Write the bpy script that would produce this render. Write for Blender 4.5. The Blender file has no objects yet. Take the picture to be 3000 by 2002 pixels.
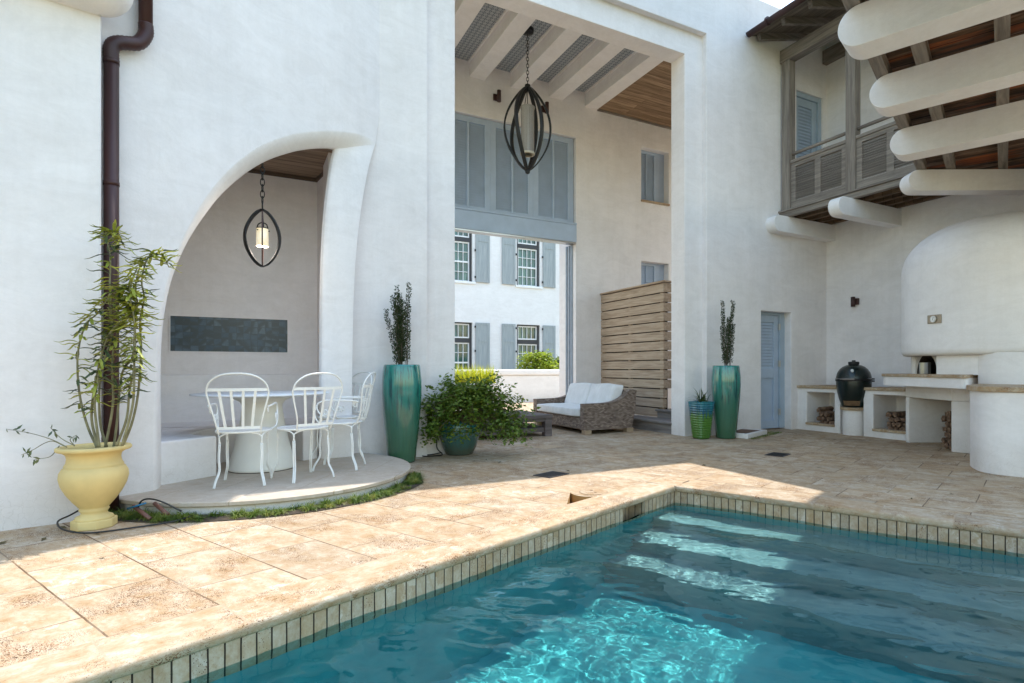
import bpy, bmesh, math, random
from mathutils import Vector, Matrix, noise
from mathutils.geometry import tessellate_polygon
R = math.radians
scene = bpy.context.scene
COL = scene.collection
random.seed(7)

# ------------------------------------------------------------------ camera
cam_d = bpy.data.cameras.new('camera')
cam = bpy.data.objects.new('camera', cam_d); COL.objects.link(cam)
cam.location = (0, 0, 1.07); cam.rotation_euler = (R(90), 0, 0)
cam_d.sensor_width = 36.0; cam_d.lens = 20.28
cam_d.shift_x = -0.05; cam_d.shift_y = 0.0263
cam_d.clip_start = 0.05; cam_d.clip_end = 2000
scene.camera = cam

# ------------------------------------------------------------------ light
SUN_AZ, SUN_EL = 30.0, 63.3           # azimuth clockwise from +Y
world = bpy.data.worlds.new('World'); scene.world = world; world.use_nodes = True
wn = world.node_tree; wn.nodes.clear()
sky = wn.nodes.new('ShaderNodeTexSky'); sky.sky_type = 'NISHITA'; sky.sun_disc = False
sky.sun_elevation = R(SUN_EL); sky.sun_rotation = R(SUN_AZ)
sky.air_density = 2.0; sky.dust_density = 1.2; sky.ozone_density = 2.4
bg = wn.nodes.new('ShaderNodeBackground'); bg.inputs['Strength'].default_value = 0.15
wo = wn.nodes.new('ShaderNodeOutputWorld')
wn.links.new(sky.outputs[0], bg.inputs[0]); wn.links.new(bg.outputs[0], wo.inputs[0])
sun_d = bpy.data.lights.new('sun', 'SUN'); sun = bpy.data.objects.new('sun', sun_d); COL.objects.link(sun)
sun_d.energy = 2.0; sun_d.angle = R(0.5); sun_d.color = (1.0, 0.95, 0.88)
sd = Vector((math.sin(R(SUN_AZ))*math.cos(R(SUN_EL)), math.cos(R(SUN_AZ))*math.cos(R(SUN_EL)), math.sin(R(SUN_EL))))
sun.rotation_euler = sd.to_track_quat('Z', 'Y').to_euler()
sun.location = (6, 10, 20)
sun_d.cycles.is_caustics_light = True
scene.view_settings.view_transform = 'Standard'
scene.view_settings.look = 'None'
scene.view_settings.gamma = 1.0
scene.view_settings.exposure = 1.52
cy = scene.cycles
cy.max_bounces = 12; cy.diffuse_bounces = 8; cy.glossy_bounces = 4; cy.transmission_bounces = 6
cy.transparent_max_bounces = 8; cy.sample_clamp_indirect = 6.0; cy.use_denoising = True
cy.caustics_reflective = False; cy.caustics_refractive = True; cy.blur_glossy = 0.5

# ------------------------------------------------------------------ helpers
def tag(o, label=None, cat=None, group=None, kind=None):
    if label: o['label'] = label
    if cat: o['category'] = cat
    if group: o['group'] = group
    if kind: o['kind'] = kind
    return o

def empty(name, loc=(0, 0, 0), rz=0.0, label=None, cat=None, group=None, parent=None):
    o = bpy.data.objects.new(name, None); COL.objects.link(o)
    o.location = loc; o.rotation_euler = (0, 0, rz); o.empty_display_size = 0.1
    if parent: o.parent = parent
    return tag(o, label, cat, group)

def copy_tree(o, parent=None):
    c = o.copy(); COL.objects.link(c); c.parent = parent
    for ch in list(o.children): copy_tree(ch, c)
    return c

class MB:
    """collects shapes and links them as one mesh object"""
    def __init__(s): s.v = []; s.f = []; s.sm = []; s.uv = {}
    def add(s, vs, fs, smooth=False, uvs=None):
        n = len(s.v); s.v += [tuple(p) for p in vs]
        for i, f in enumerate(fs):
            s.f.append(tuple(n+k for k in f)); s.sm.append(smooth)
            if uvs: s.uv[len(s.f)-1] = uvs[i]
        return s
    def box(s, x0, x1, y0, y1, z0, z1, M=None):
        vs = [(x, y, z) for z in (z0, z1) for y in (y0, y1) for x in (x0, x1)]
        if M is not None: vs = [M @ Vector(p) for p in vs]
        return s.add(vs, [(0, 2, 3, 1), (4, 5, 7, 6), (0, 1, 5, 4), (2, 6, 7, 3), (0, 4, 6, 2), (1, 3, 7, 5)])
    def bar(s, p, q, w, h, up=(0, 0, 1)):
        p, q = Vector(p), Vector(q); d = (q-p); L = d.length; d.normalize()
        up = Vector(up); x = d.cross(up)
        if x.length < 1e-4: x = d.cross(Vector((1, 0, 0)))
        x.normalize(); u = x.cross(d)
        M = Matrix((x, d, u)).transposed().to_4x4(); M.translation = p
        return s.box(-w/2, w/2, 0, L, -h/2, h/2, M)
    def tube(s, pts, r, n=8, caps=True, smooth=True):
        pts = [Vector(p) for p in pts]; N = len(pts)
        rs = r if isinstance(r, (list, tuple)) else [r]*N
        t0 = (pts[1]-pts[0]).normalized()
        ref = Vector((0, 0, 1)) if abs(t0.z) < 0.9 else Vector((1, 0, 0))
        u = t0.cross(ref).normalized(); vs = []
        for i, p in enumerate(pts):
            t = (pts[min(i+1, N-1)]-pts[max(i-1, 0)])
            t = t.normalized() if t.length > 1e-9 else t0
            u = (u - t*u.dot(t)); u = u.normalized() if u.length > 1e-6 else t.cross(Vector((0.3, 0.5, 0.8))).normalized()
            w = t.cross(u)
            for k in range(n):
                a = 2*math.pi*k/n
                vs.append(p + (u*math.cos(a)+w*math.sin(a))*rs[i])
        fs = [(i*n+k, i*n+(k+1) % n, (i+1)*n+(k+1) % n, (i+1)*n+k) for i in range(N-1) for k in range(n)]
        s.add(vs, fs, smooth)
        if caps:
            m = len(s.v)-len(vs)
            s.f.append(tuple(m+k for k in range(n))[::-1]); s.sm.append(False)
            s.f.append(tuple(m+(N-1)*n+k for k in range(n))); s.sm.append(False)
        return s
    def lathe(s, prof, c=(0, 0, 0), n=40, smooth=True, sx=1, sy=1, wob=None):
        vs = []; fs = []
        for i, (r, z) in enumerate(prof):
            for k in range(n):
                a = 2*math.pi*k/n
                rr = r*(wob(a, z) if wob else 1)
                vs.append((c[0]+rr*math.cos(a)*sx, c[1]+rr*math.sin(a)*sy, c[2]+z))
        for i in range(len(prof)-1):
            for k in range(n):
                fs.append((i*n+k, i*n+(k+1) % n, (i+1)*n+(k+1) % n, (i+1)*n+k))
        return s.add(vs, fs, smooth)
    def prism(s, poly, z0, z1, M=None):
        """poly in xy extruded in z"""
        n = len(poly)
        vs = [(x, y, z0) for x, y in poly]+[(x, y, z1) for x, y in poly]
        if M is not None: vs = [M @ Vector(p) for p in vs]
        fs = [(k, (k+1) % n, n+(k+1) % n, n+k) for k in range(n)]
        tri = tessellate_polygon([[Vector((x, y, 0)) for x, y in poly]])
        fs += [tuple(t) for t in tri]+[tuple(n+k for k in t) for t in tri]
        return s.add(vs, fs)
    def quad(s, a, b, c, d, uv=None):
        return s.add([a, b, c, d], [(0, 1, 2, 3)], uvs=[uv] if uv else None)
    def build(s, name, m, parent=None, bevel=0.0, seg=2, kind=None, label=None, loc=None, recalc=True, auto=None):
        me = bpy.data.meshes.new(name); me.from_pydata([tuple(v) for v in s.v], [], s.f)
        me.polygons.foreach_set('use_smooth', s.sm)
        if s.uv:
            ul = me.uv_layers.new(name='UVMap')
            for fi, u in s.uv.items():
                for li, c in zip(me.polygons[fi].loop_indices, u): ul.data[li].uv = c
        if m is not None: me.materials.append(m)
        o = bpy.data.objects.new(name, me); COL.objects.link(o)
        if recalc:
            bm = bmesh.new(); bm.from_mesh(me); bmesh.ops.recalc_face_normals(bm, faces=bm.faces); bm.to_mesh(me); bm.free()
        if bevel > 0:
            b = o.modifiers.new('bevel', 'BEVEL'); b.width = bevel; b.segments = seg; b.limit_method = 'ANGLE'; b.angle_limit = R(35); b.harden_normals = False
            for p in me.polygons: p.use_smooth = True
            wnm = o.modifiers.new('wn', 'WEIGHTED_NORMAL'); wnm.keep_sharp = False
        if parent: o.parent = parent
        if loc is not None: o.location = loc
        if kind: o['kind'] = kind
        if label: o['label'] = label
        return o

def catmull(pts, k=8):
    pts = [Vector(p) for p in pts]; out = []
    P = [pts[0]*2-pts[1]]+pts+[pts[-1]*2-pts[-2]]
    for i in range(1, len(P)-2):
        for j in range(k):
            t = j/k; a, b, c, d = P[i-1], P[i], P[i+1], P[i+2]
            out.append(0.5*((2*b)+(c-a)*t+(2*a-5*b+4*c-d)*t*t+(3*b-a-3*c+d)*t**3))
    out.append(pts[-1]); return out

def resample(pts, n):
    pts = [Vector(p) for p in pts]; L = [0]
    for a, b in zip(pts, pts[1:]): L.append(L[-1]+(b-a).length)
    out = []; j = 0
    for i in range(n):
        t = L[-1]*i/(n-1)
        while j < len(L)-2 and L[j+1] < t: j += 1
        d = L[j+1]-L[j]; out.append(pts[j].lerp(pts[j+1], (t-L[j])/d if d > 0 else 0))
    return out

# ------------------------------------------------------------------ materials
def mat(name):
    m = bpy.data.materials.new(name); m.use_nodes = True
    nt = m.node_tree; b = nt.nodes['Principled BSDF']
    return m, nt, b
def N(nt, t, **kw):
    n = nt.nodes.new(t)
    for k, v in kw.items():
        if k in n.inputs: n.inputs[k].default_value = v
        else: setattr(n, k, v)
    return n
def ramp(nt, stops, fac=None):
    r = nt.nodes.new('ShaderNodeValToRGB'); e = r.color_ramp.elements
    while len(e) < len(stops): e.new(0.5)
    for el, (p, c) in zip(e, stops): el.position = p; el.color = (*c, 1)
    if fac is not None: nt.links.new(fac, r.inputs[0])
    return r
def mixc(nt, f, a, b, mode='MIX'):
    m = nt.nodes.new('ShaderNodeMix'); m.data_type = 'RGBA'; m.blend_type = mode
    for i, v in ((0, f), (6, a), (7, b)):
        if hasattr(v, 'links') or hasattr(v, 'is_linked'): nt.links.new(v, m.inputs[i])
        elif i == 0: m.inputs[0].default_value = v
        else: m.inputs[i].default_value = (*v, 1)
    return m.outputs[2]
def objco(nt, sc=(1, 1, 1), rot=(0, 0, 0)):
    tc = nt.nodes.new('ShaderNodeTexCoord'); mp = nt.nodes.new('ShaderNodeMapping')
    mp.inputs['Scale'].default_value = sc; mp.inputs['Rotation'].default_value = rot
    nt.links.new(tc.outputs['Object'], mp.inputs[0]); return mp.outputs[0]
def noi(nt, co, scale, detail=4, rough=0.55, dist=0.0):
    n = N(nt, 'ShaderNodeTexNoise', Scale=scale, Detail=detail, Roughness=rough, Distortion=dist)
    nt.links.new(co, n.inputs['Vector']); return n.outputs['Fac']
def bump(nt, b, h, strength=0.3, dist=0.01, prev=None):
    n = N(nt, 'ShaderNodeBump', Strength=strength, Distance=dist)
    nt.links.new(h, n.inputs['Height'])
    if prev: nt.links.new(prev, n.inputs['Normal'])
    nt.links.new(n.outputs[0], b.inputs['Normal']); return n.outputs[0]
def hole_wall(m, x0, x1, z0, z1, holes, y, th=0.25):
    """upright sheet in the xz plane with rectangular openings (xa, xb, za, zb[, depth]) and their reveals"""
    xs = sorted({x0, x1}|{h[0] for h in holes}|{h[1] for h in holes}); zs_ = sorted({z0, z1}|{h[2] for h in holes}|{h[3] for h in holes})
    for a, b in zip(xs, xs[1:]):
        for c, d in zip(zs_, zs_[1:]):
            cx, cz = (a+b)/2, (c+d)/2
            if any(h[0] < cx < h[1] and h[2] < cz < h[3] for h in holes): continue
            m.quad((a, y, c), (b, y, c), (b, y, d), (a, y, d))
    for h in holes:
        a, b, c, d = h[:4]; t = h[4] if len(h) > 4 else th
        m.quad((a, y, c), (a, y+t, c), (a, y+t, d), (a, y, d)); m.quad((b, y, c), (b, y+t, c), (b, y+t, d), (b, y, d))
        m.quad((a, y, d), (b, y, d), (b, y+t, d), (a, y+t, d))
        if c > 0.01: m.quad((a, y, c), (b, y, c), (b, y+t, c), (a, y+t, c))
def soften(o, w=0.01, seg=2):
    bm = bmesh.new(); bm.from_mesh(o.data); bmesh.ops.remove_doubles(bm, verts=bm.verts, dist=0.001)
    bmesh.ops.dissolve_limit(bm, angle_limit=R(1), verts=bm.verts, edges=bm.edges)
    bmesh.ops.recalc_face_normals(bm, faces=bm.faces); bm.to_mesh(o.data); bm.free()
    b_ = o.modifiers.new('bevel', 'BEVEL'); b_.width = w; b_.segments = seg; b_.limit_method = 'ANGLE'; b_.angle_limit = R(50); return o
def simple(name, col, rough=0.6, metal=0.0, var=0.12, scale=8, bmp=0.0, spec=0.5, stretch=(1, 1, 1), coat=0.0):
    m, nt, b = mat(name)
    co = objco(nt, stretch); f = noi(nt, co, scale, 5)
    lo = tuple(c*(1-var) for c in col); hi = tuple(min(1, c*(1+var)) for c in col)
    r = ramp(nt, [(0.3, lo), (0.7, hi)], f); nt.links.new(r.outputs[0], b.inputs['Base Color'])
    b.inputs['Roughness'].default_value = rough; b.inputs['Metallic'].default_value = metal
    b.inputs['Specular IOR Level'].default_value = spec; b.inputs['Coat Weight'].default_value = coat
    if bmp: bump(nt, b, noi(nt, co, scale*6, 4), bmp, 0.003)
    return m

def stucco(name, col, stain=0.05, grime=0.5):
    m, nt, b = mat(name); co = objco(nt)
    big = noi(nt, co, 0.9, 6, 0.62, 0.5); fine = noi(nt, co, 60, 6, 0.7)
    c = ramp(nt, [(0.32, tuple(c*(1-stain*1.8) for c in col)), (0.62, col)], big).outputs[0]
    # faint run-off streaks
    col2 = ramp(nt, [(0.36, (0.88, 0.87, 0.85)), (0.56, (1, 1, 1))], noi(nt, objco(nt, (1, 1, 0.10)), 7, 6, 0.72)).outputs[0]
    c = mixc(nt, grime*0.5, c, col2, 'MULTIPLY')
    # trowel clouds
    c = mixc(nt, 0.5, c, ramp(nt, [(0.36, (0.87, 0.86, 0.85)), (0.6, (1, 1, 1))], noi(nt, objco(nt, (0.7, 0.7, 1.6)), 3.1, 8, 0.72, 1.2)).outputs[0], 'MULTIPLY')
    c = mixc(nt, 0.10, c, ramp(nt, [(0.3, (0.55, 0.55, 0.55)), (0.7, (1, 1, 1))], noi(nt, co, 26, 6, 0.75)).outputs[0], 'MULTIPLY')
    # splash-back dirt and crazing near the ground
    sx = nt.nodes.new('ShaderNodeSeparateXYZ'); g = nt.nodes.new('ShaderNodeNewGeometry'); nt.links.new(g.outputs['Position'], sx.inputs[0])
    hg = N(nt, 'ShaderNodeMapRange'); hg.inputs['From Min'].default_value = 0.05; hg.inputs['From Max'].default_value = 0.42; hg.inputs['To Min'].default_value = 0.6; hg.inputs['To Max'].default_value = 0.0
    nt.links.new(sx.outputs[2], hg.inputs[0]); n2 = noi(nt, co, 5, 6, 0.7)
    mu = N(nt, 'ShaderNodeMath', operation='MULTIPLY'); nt.links.new(hg.outputs[0], mu.inputs[0]); nt.links.new(n2, mu.inputs[1])
    c = mixc(nt, mu.outputs[0], c, (0.50, 0.44, 0.37))
    v = N(nt, 'ShaderNodeTexVoronoi', Scale=16.0, feature='DISTANCE_TO_EDGE'); wv = N(nt, 'ShaderNodeTexNoise', Scale=7.0, Detail=4.0); nt.links.new(co, wv.inputs['Vector'])
    ad = N(nt, 'ShaderNodeVectorMath', operation='MULTIPLY_ADD'); nt.links.new(wv.outputs['Color'], ad.inputs[0]); ad.inputs[1].default_value = (0.15, 0.15, 0.15); nt.links.new(co, ad.inputs[2]); nt.links.new(ad.outputs[0], v.inputs['Vector'])
    cr = ramp(nt, [(0.0, (1, 1, 1)), (0.03, (0, 0, 0))], v.outputs['Distance']).outputs[0]
    m3 = N(nt, 'ShaderNodeMath', operation='MULTIPLY'); nt.links.new(cr, m3.inputs[0]); nt.links.new(mu.outputs[0], m3.inputs[1])
    c = mixc(nt, m3.outputs[0], c, (0.42, 0.37, 0.32))
    nt.links.new(c, b.inputs['Base Color']); b.inputs['Roughness'].default_value = 0.9
    b.inputs['Specular IOR Level'].default_value = 0.2
    p = bump(nt, b, noi(nt, co, 3.2, 4), 0.5, 0.016)
    p = bump(nt, b, noi(nt, objco(nt, (1, 1, 2.2)), 9, 5, 0.7, 0.8), 0.25, 0.005, p)
    bump(nt, b, fine, 0.45, 0.003, p)
    return m
M_WALL = stucco('white stucco', (0.885, 0.85, 0.85))
M_WALL2 = stucco('smooth white stucco', (0.89, 0.86, 0.855), 0.03)
M_FAR = stucco('painted white render', (0.84, 0.84, 0.84), 0.03, 0.2)

def travertine(nt, co, pit_amt=1.0):
    """colour of pitted beige limestone, co in metres"""
    st = nt.nodes.new('ShaderNodeMapping'); st.inputs['Scale'].default_value = (1.0, 1.35, 1.0); nt.links.new(co, st.inputs[0]); s = st.outputs[0]
    cloud = noi(nt, s, 7.5, 10, 0.76, 0.35)
    c = ramp(nt, [(0.30, (0.36, 0.25, 0.14)), (0.41, (0.43, 0.335, 0.225)), (0.50, (0.475, 0.40, 0.31)), (0.57, (0.51, 0.455, 0.38)), (0.68, (0.56, 0.52, 0.46))], cloud).outputs[0]
    vein = noi(nt, s, 34, 10, 0.8, 0.5)
    c = mixc(nt, 0.75, c, ramp(nt, [(0.32, (0.60, 0.46, 0.33)), (0.42, (0.90, 0.84, 0.77)), (0.55, (1.0, 0.99, 0.97)), (0.68, (1.15, 1.15, 1.15))], vein).outputs[0], 'MULTIPLY')
    # bleached, worn patches with crisp ragged outlines
    w = ramp(nt, [(0.545, (0, 0, 0)), (0.575, (1, 1, 1))], noi(nt, s, 8.5, 10, 0.78, 0.8)).outputs[0]
    wm = ramp(nt, [(0.46, (0, 0, 0)), (0.58, (0.75, 0.75, 0.75))], noi(nt, co, 1.3, 3, 0.5)).outputs[0]
    c = mixc(nt, mixc(nt, 1.0, w, wm, 'MULTIPLY'), c, (0.64, 0.60, 0.54))
    # pits of two sizes, gathered in drifts
    m2 = noi(nt, co, 3.1, 4, 0.6); pits = []
    for sc_, hi, f0, f1 in ((64.0, 0.44, 0.40, 0.66), (130.0, 0.50, 0.34, 0.60)):
        v = N(nt, 'ShaderNodeTexVoronoi', Scale=sc_); nt.links.new(s, v.inputs['Vector'])
        wob = N(nt, 'ShaderNodeMath', operation='MULTIPLY_ADD'); nt.links.new(vein, wob.inputs[0]); wob.inputs[1].default_value = 0.5; nt.links.new(v.outputs['Distance'], wob.inputs[2])
        pit = N(nt, 'ShaderNodeMath', operation='LESS_THAN'); nt.links.new(wob.outputs[0], pit.inputs[0])
        th = N(nt, 'ShaderNodeMapRange'); th.inputs['From Min'].default_value = f0; th.inputs['From Max'].default_value = f1
        th.inputs['To Min'].default_value = 0.19*pit_amt; th.inputs['To Max'].default_value = (hi+0.14)*pit_amt; nt.links.new(m2, th.inputs[0]); nt.links.new(th.outputs[0], pit.inputs[1]); pits.append(pit.outputs[0])
    mxp = N(nt, 'ShaderNodeMath', operation='MAXIMUM'); nt.links.new(pits[0], mxp.inputs[0]); nt.links.new(pits[1], mxp.inputs[1])
    pc = ramp(nt, [(0.35, (0.07, 0.035, 0.02)), (0.6, (0.26, 0.13, 0.06))], noi(nt, co, 40, 2)).outputs[0]
    c = mixc(nt, mxp.outputs[0], c, pc)
    c = mixc(nt, 1.0, c, (1.02, 0.95, 0.865), 'MULTIPLY')
    return c, mxp.outputs[0], vein

def paving(name, row, length, mortar=0.006, frame='UV', gap_col=(0.13, 0.075, 0.04), offset=0.5, squash=1.0):
    m, nt, b = mat(name)
    tc = nt.nodes.new('ShaderNodeTexCoord'); co = tc.outputs['UV'] if frame == 'UV' else tc.outputs['Object']
    br = nt.nodes.new('ShaderNodeTexBrick'); br.offset = offset; br.squash = squash; br.squash_frequency = 3
    br.inputs['Scale'].default_value = 1.0; br.inputs['Brick Width'].default_value = length; br.inputs['Row Height'].default_value = row
    br.inputs['Mortar Size'].default_value = mortar; br.inputs['Mortar Smooth'].default_value = 0.0; br.inputs['Bias'].default_value = 0.0
    br.inputs['Color1'].default_value = (0, 0, 0, 1); br.inputs['Color2'].default_value = (1, 1, 1, 1); br.inputs['Mortar'].default_value = (0.5, 0.5, 0.5, 1)
    # a little wander so the joints are not ruler-straight
    w = N(nt, 'ShaderNodeTexNoise', Scale=9.0, Detail=3.0); nt.links.new(co, w.inputs['Vector'])
    sub = N(nt, 'ShaderNodeVectorMath', operation='SUBTRACT'); nt.links.new(w.outputs['Color'], sub.inputs[0]); sub.inputs[1].default_value = (0.5, 0.5, 0.5)
    sc = N(nt, 'ShaderNodeVectorMath', operation='SCALE'); nt.links.new(sub.outputs[0], sc.inputs[0]); sc.inputs['Scale'].default_value = 0.006
    ad = N(nt, 'ShaderNodeVectorMath', operation='ADD'); nt.links.new(co, ad.inputs[0]); nt.links.new(sc.outputs[0], ad.inputs[1])
    nt.links.new(ad.outputs[0], br.inputs['Vector'])
    # every slab gets its own patch of stone
    off = N(nt, 'ShaderNodeVectorMath', operation='MULTIPLY_ADD'); nt.links.new(br.outputs['Color'], off.inputs[0])
    off.inputs[1].default_value = (37.0, 23.0, 11.0); nt.links.new(co, off.inputs[2])
    c, pit, vein = travertine(nt, off.outputs[0], 0.75 if 'tile' in name or 'platform' in name else 1.0)
    tone = ramp(nt, [(0.0, (0.80, 0.80, 0.80)), (0.25, (1.0, 0.93, 0.84)), (0.5, (1, 0.99, 0.98)), (0.75, (0.92, 0.86, 0.78)), (1, (0.98, 1.0, 1.02))], br.outputs['Color']).outputs[0]
    c = mixc(nt, 0.8, c, tone, 'MULTIPLY')
    if 'pale' in name: c = mixc(nt, 0.5, c, (0.56, 0.52, 0.47))
    grime = ramp(nt, [(0.38, (0.74, 0.69, 0.63)), (0.58, (1, 1, 1))], noi(nt, co, 0.7, 6, 0.7, 0.5)).outputs[0]
    c = mixc(nt, 0.4, c, grime, 'MULTIPLY')
    seam = ramp(nt, [(0.36, (0.25, 0.25, 0.25)), (0.56, (1, 1, 1))], noi(nt, co, 1.7, 3, 0.6)).outputs[0]
    c = mixc(nt, mixc(nt, 1.0, br.outputs['Color'] if False else seam, (1, 1, 1), 'MULTIPLY'), c, c) if False else c
    gp = N(nt, 'ShaderNodeMath', operation='MULTIPLY'); nt.links.new(br.outputs['Fac'], gp.inputs[0]); nt.links.new(seam, gp.inputs[1])
    c = mixc(nt, gp.outputs[0] if frame == 'UV' and row < 1 else br.outputs['Fac'], c, gap_col)
    nt.links.new(c, b.inputs['Base Color']); b.inputs['Roughness'].default_value = 0.75
    b.inputs['Specular IOR Level'].default_value = 0.3
    h = N(nt, 'ShaderNodeMath', operation='ADD'); nt.links.new(br.outputs['Fac'], h.inputs[0]); nt.links.new(pit, h.inputs[1])
    inv = N(nt, 'ShaderNodeMath', operation='SUBTRACT'); inv.inputs[0].default_value = 1.0; nt.links.new(h.outputs[0], inv.inputs[1])
    p = bump(nt, b, inv.outputs[0], 0.5, 0.004); bump(nt, b, vein, 0.15, 0.003, p)
    return m
M_PAVE = paving('travertine paving', 0.405, 0.62, 0.0042)
M_COPE = paving('travertine coping', 0.6, 0.46, 0.004, offset=0.0, gap_col=(0.42, 0.3, 0.2))
M_PLATF = paving('pale platform travertine', 0.8, 0.62, 0.003, frame='OBJ', gap_col=(0.35, 0.28, 0.2))
M_SLAB = paving('travertine slab', 3.0, 0.7, 0.003, frame='OBJ', offset=0.0, gap_col=(0.4, 0.3, 0.2))
M_BAND = paving('pool waterline tile', 5.0, 0.0625, 0.0035, gap_col=(0.03, 0.02, 0.012), offset=0.0)

def wood(name, cols, sc=(1, 1, 1), rough=0.75, plank=None, axis=0):
    """grain runs along axis of object space"""
    m, nt, b = mat(name)
    s = [14, 14, 14]; s[axis] = 0.9
    co = objco(nt, tuple(s[i]*sc[i] for i in range(3)))
    g = noi(nt, co, 1.6, 6, 0.65, 0.7)
    c = ramp(nt, [(0.3, cols[0]), (0.52, cols[1]), (0.72, cols[2])], g).outputs[0]
    if plank:
        br = nt.nodes.new('ShaderNodeTexBrick'); br.offset = 0.37
        br.inputs['Scale'].default_value = 1.0; br.inputs['Brick Width'].default_value = plank[1]; br.inputs['Row Height'].default_value = plank[0]
        br.inputs['Mortar Size'].default_value = 0.0025; br.inputs['Mortar Smooth'].default_value = 0
        br.inputs['Color1'].default_value = (0.68, 0.64, 0.6, 1); br.inputs['Color2'].default_value = (1.1, 1.08, 1.05, 1); br.inputs['Mortar'].default_value = (0.15, 0.12, 0.1, 1)
        rot = (0, 0, R(90)) if plank[2] == 'y' else ((R(90), 0, 0) if plank[2] == 'z' else (0, 0, 0))
        nt.links.new(objco(nt, (1, 1, 1), rot), br.inputs['Vector'])
        c = mixc(nt, 1.0, c, br.outputs['Color'], 'MULTIPLY')
    nt.links.new(c, b.inputs['Base Color']); b.inputs['Roughness'].default_value = rough
    b.inputs['Specular IOR Level'].default_value = 0.25
    bump(nt, b, g, 0.35, 0.004)
    return m
GREYW = [(0.13, 0.11, 0.095), (0.23, 0.20, 0.175), (0.33, 0.29, 0.25)]
M_GWOOD_X = wood('weathered timber along x', GREYW, axis=0)
M_GWOOD_Y = wood('weathered timber along y', GREYW, axis=1)
M_GWOOD_Z = wood('weathered timber upright', GREYW, axis=2)
M_DARKW = wood('dark weathered boards', [(0.05, 0.035, 0.025), (0.13, 0.085, 0.055), (0.24, 0.15, 0.09)], axis=1, plank=(0.14, 3, 'x'))
M_CEILW = wood('cedar ceiling boards', [(0.17, 0.11, 0.07), (0.33, 0.225, 0.145), (0.46, 0.335, 0.23)], axis=0, plank=(0.14, 1.7, 'x'))
M_SCREEN = wood('pale timber slats', [(0.30, 0.215, 0.15), (0.45, 0.345, 0.255), (0.55, 0.44, 0.34)], axis=1)
M_STEP = wood('grey timber treads', [(0.14, 0.125, 0.12), (0.22, 0.2, 0.19), (0.30, 0.275, 0.26)], axis=1)
M_BLUE = simple('grey blue paint', (0.42, 0.51, 0.64), 0.45, var=0.06, scale=5, bmp=0.05)
M_BLUE2 = simple('bright grey blue paint', (0.37, 0.455, 0.55), 0.45, var=0.06, scale=5, bmp=0.05)
M_COPPER = simple('dark brown copper', (0.042, 0.012, 0.010), 0.5, metal=0.0, var=0.35, scale=5, stretch=(1, 1, 0.15))
M_IRON = simple('black iron', (0.012, 0.012, 0.013), 0.5, metal=0.2, var=0.3, scale=30, bmp=0.3)
M_BROWNMET = simple('brown metal fixture', (0.06, 0.026, 0.022), 0.5, var=0.2)
M_STEEL = simple('stainless steel', (0.55, 0.54, 0.52), 0.3, metal=0.9, var=0.05)
M_WPAINT = simple('white painted metal', (0.82, 0.82, 0.80), 0.4, var=0.05, scale=20)
# ------------------------------------------------------------------ setting: paving, pool, ground
PC = Vector((1.014, 5.241, 0)); PA = Vector((0.6361, 0.7716, 0)); PR = Vector((0.8100, -0.5864, 0))
def pq(p, q, z=0.0):
    v = PC+PA*p+PR*q; return (v.x, v.y, z)
PMIN, QMAX = -7.5, 2.9
def rects(m, rs, z):
    for p0, p1, q0, q1 in rs:
        m.quad(pq(p0, q0, z), pq(p0, q1, z), pq(p1, q1, z), pq(p1, q0, z), [(q0, p0), (q1, p0), (q1, p1), (q0, p1)])
CW = 0.30
m = MB(); rects(m, [(CW, 16, -16, 9), (PMIN-CW, -1.3, -16, -CW), (-0.5, CW, -16, -CW), (-1.3, -0.5, -16, -0.9), (PMIN-CW, CW, QMAX+CW, 9), (-12, PMIN-CW, -16, 9)], 0.0)
# open slot between the skimmer collar and the coping
lc = (-0.6456, -0.4214)
def on(a): return (lc[0]+0.193*math.cos(a), lc[1]+0.193*math.sin(a))
aB, aP = math.atan2(-0.30-lc[1], -0.802-lc[0]), math.atan2(-0.583-lc[1], -0.745-lc[0])+2*math.pi
arc_ = [on(aB+(aP-aB)*k/14) for k in range(15)]
arc_[0] = (arc_[0][0], -CW)
outl = [(-1.3, -0.9), (-0.5, -0.9), (-0.5, -CW)]+arc_+[(-1.17, -CW), (-1.3, -CW)]
tri = tessellate_polygon([[Vector((a, b, 0)) for a, b in outl]])
for t in tri: m.add([pq(*outl[k]) for k in t], [(0, 1, 2)], uvs=[[(outl[k][1], outl[k][0]) for k in t]])
m.build('patio_paving', M_PAVE, kind='structure', recalc=False)
hs = MB(); hl_ = arc_+[(-1.17, -CW)]
for (a, b), (c, d) in zip(hl_, hl_[1:]+hl_[:1]): hs.quad(pq(a, b, -0.11), pq(c, d, -0.11), pq(c, d, -0.0005), pq(a, b, -0.0005))
tri = tessellate_polygon([[Vector((a, b, 0)) for a, b in hl_]]); hs.add([pq(a, b, -0.109) for a, b in hl_], [tuple(t) for t in tri])
hs.build('collar_slot', simple('golden slot stone', (0.42, 0.24, 0.08), 0.8, var=0.3, scale=8), kind='structure')  # golden tone is warm bounced light put into the colour
M_GROUND = simple('dry lawn', (0.10, 0.12, 0.05), 0.9, var=0.4, scale=2, bmp=0.5)
m = MB(); rects(m, [(16, 260, -260, 260), (-260, -12, -260, 260), (-12, 16, 9, 260), (-12, 16, -260, -16)], -0.02)
m.build('ground', M_GROUND, kind='structure', recalc=False)

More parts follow.
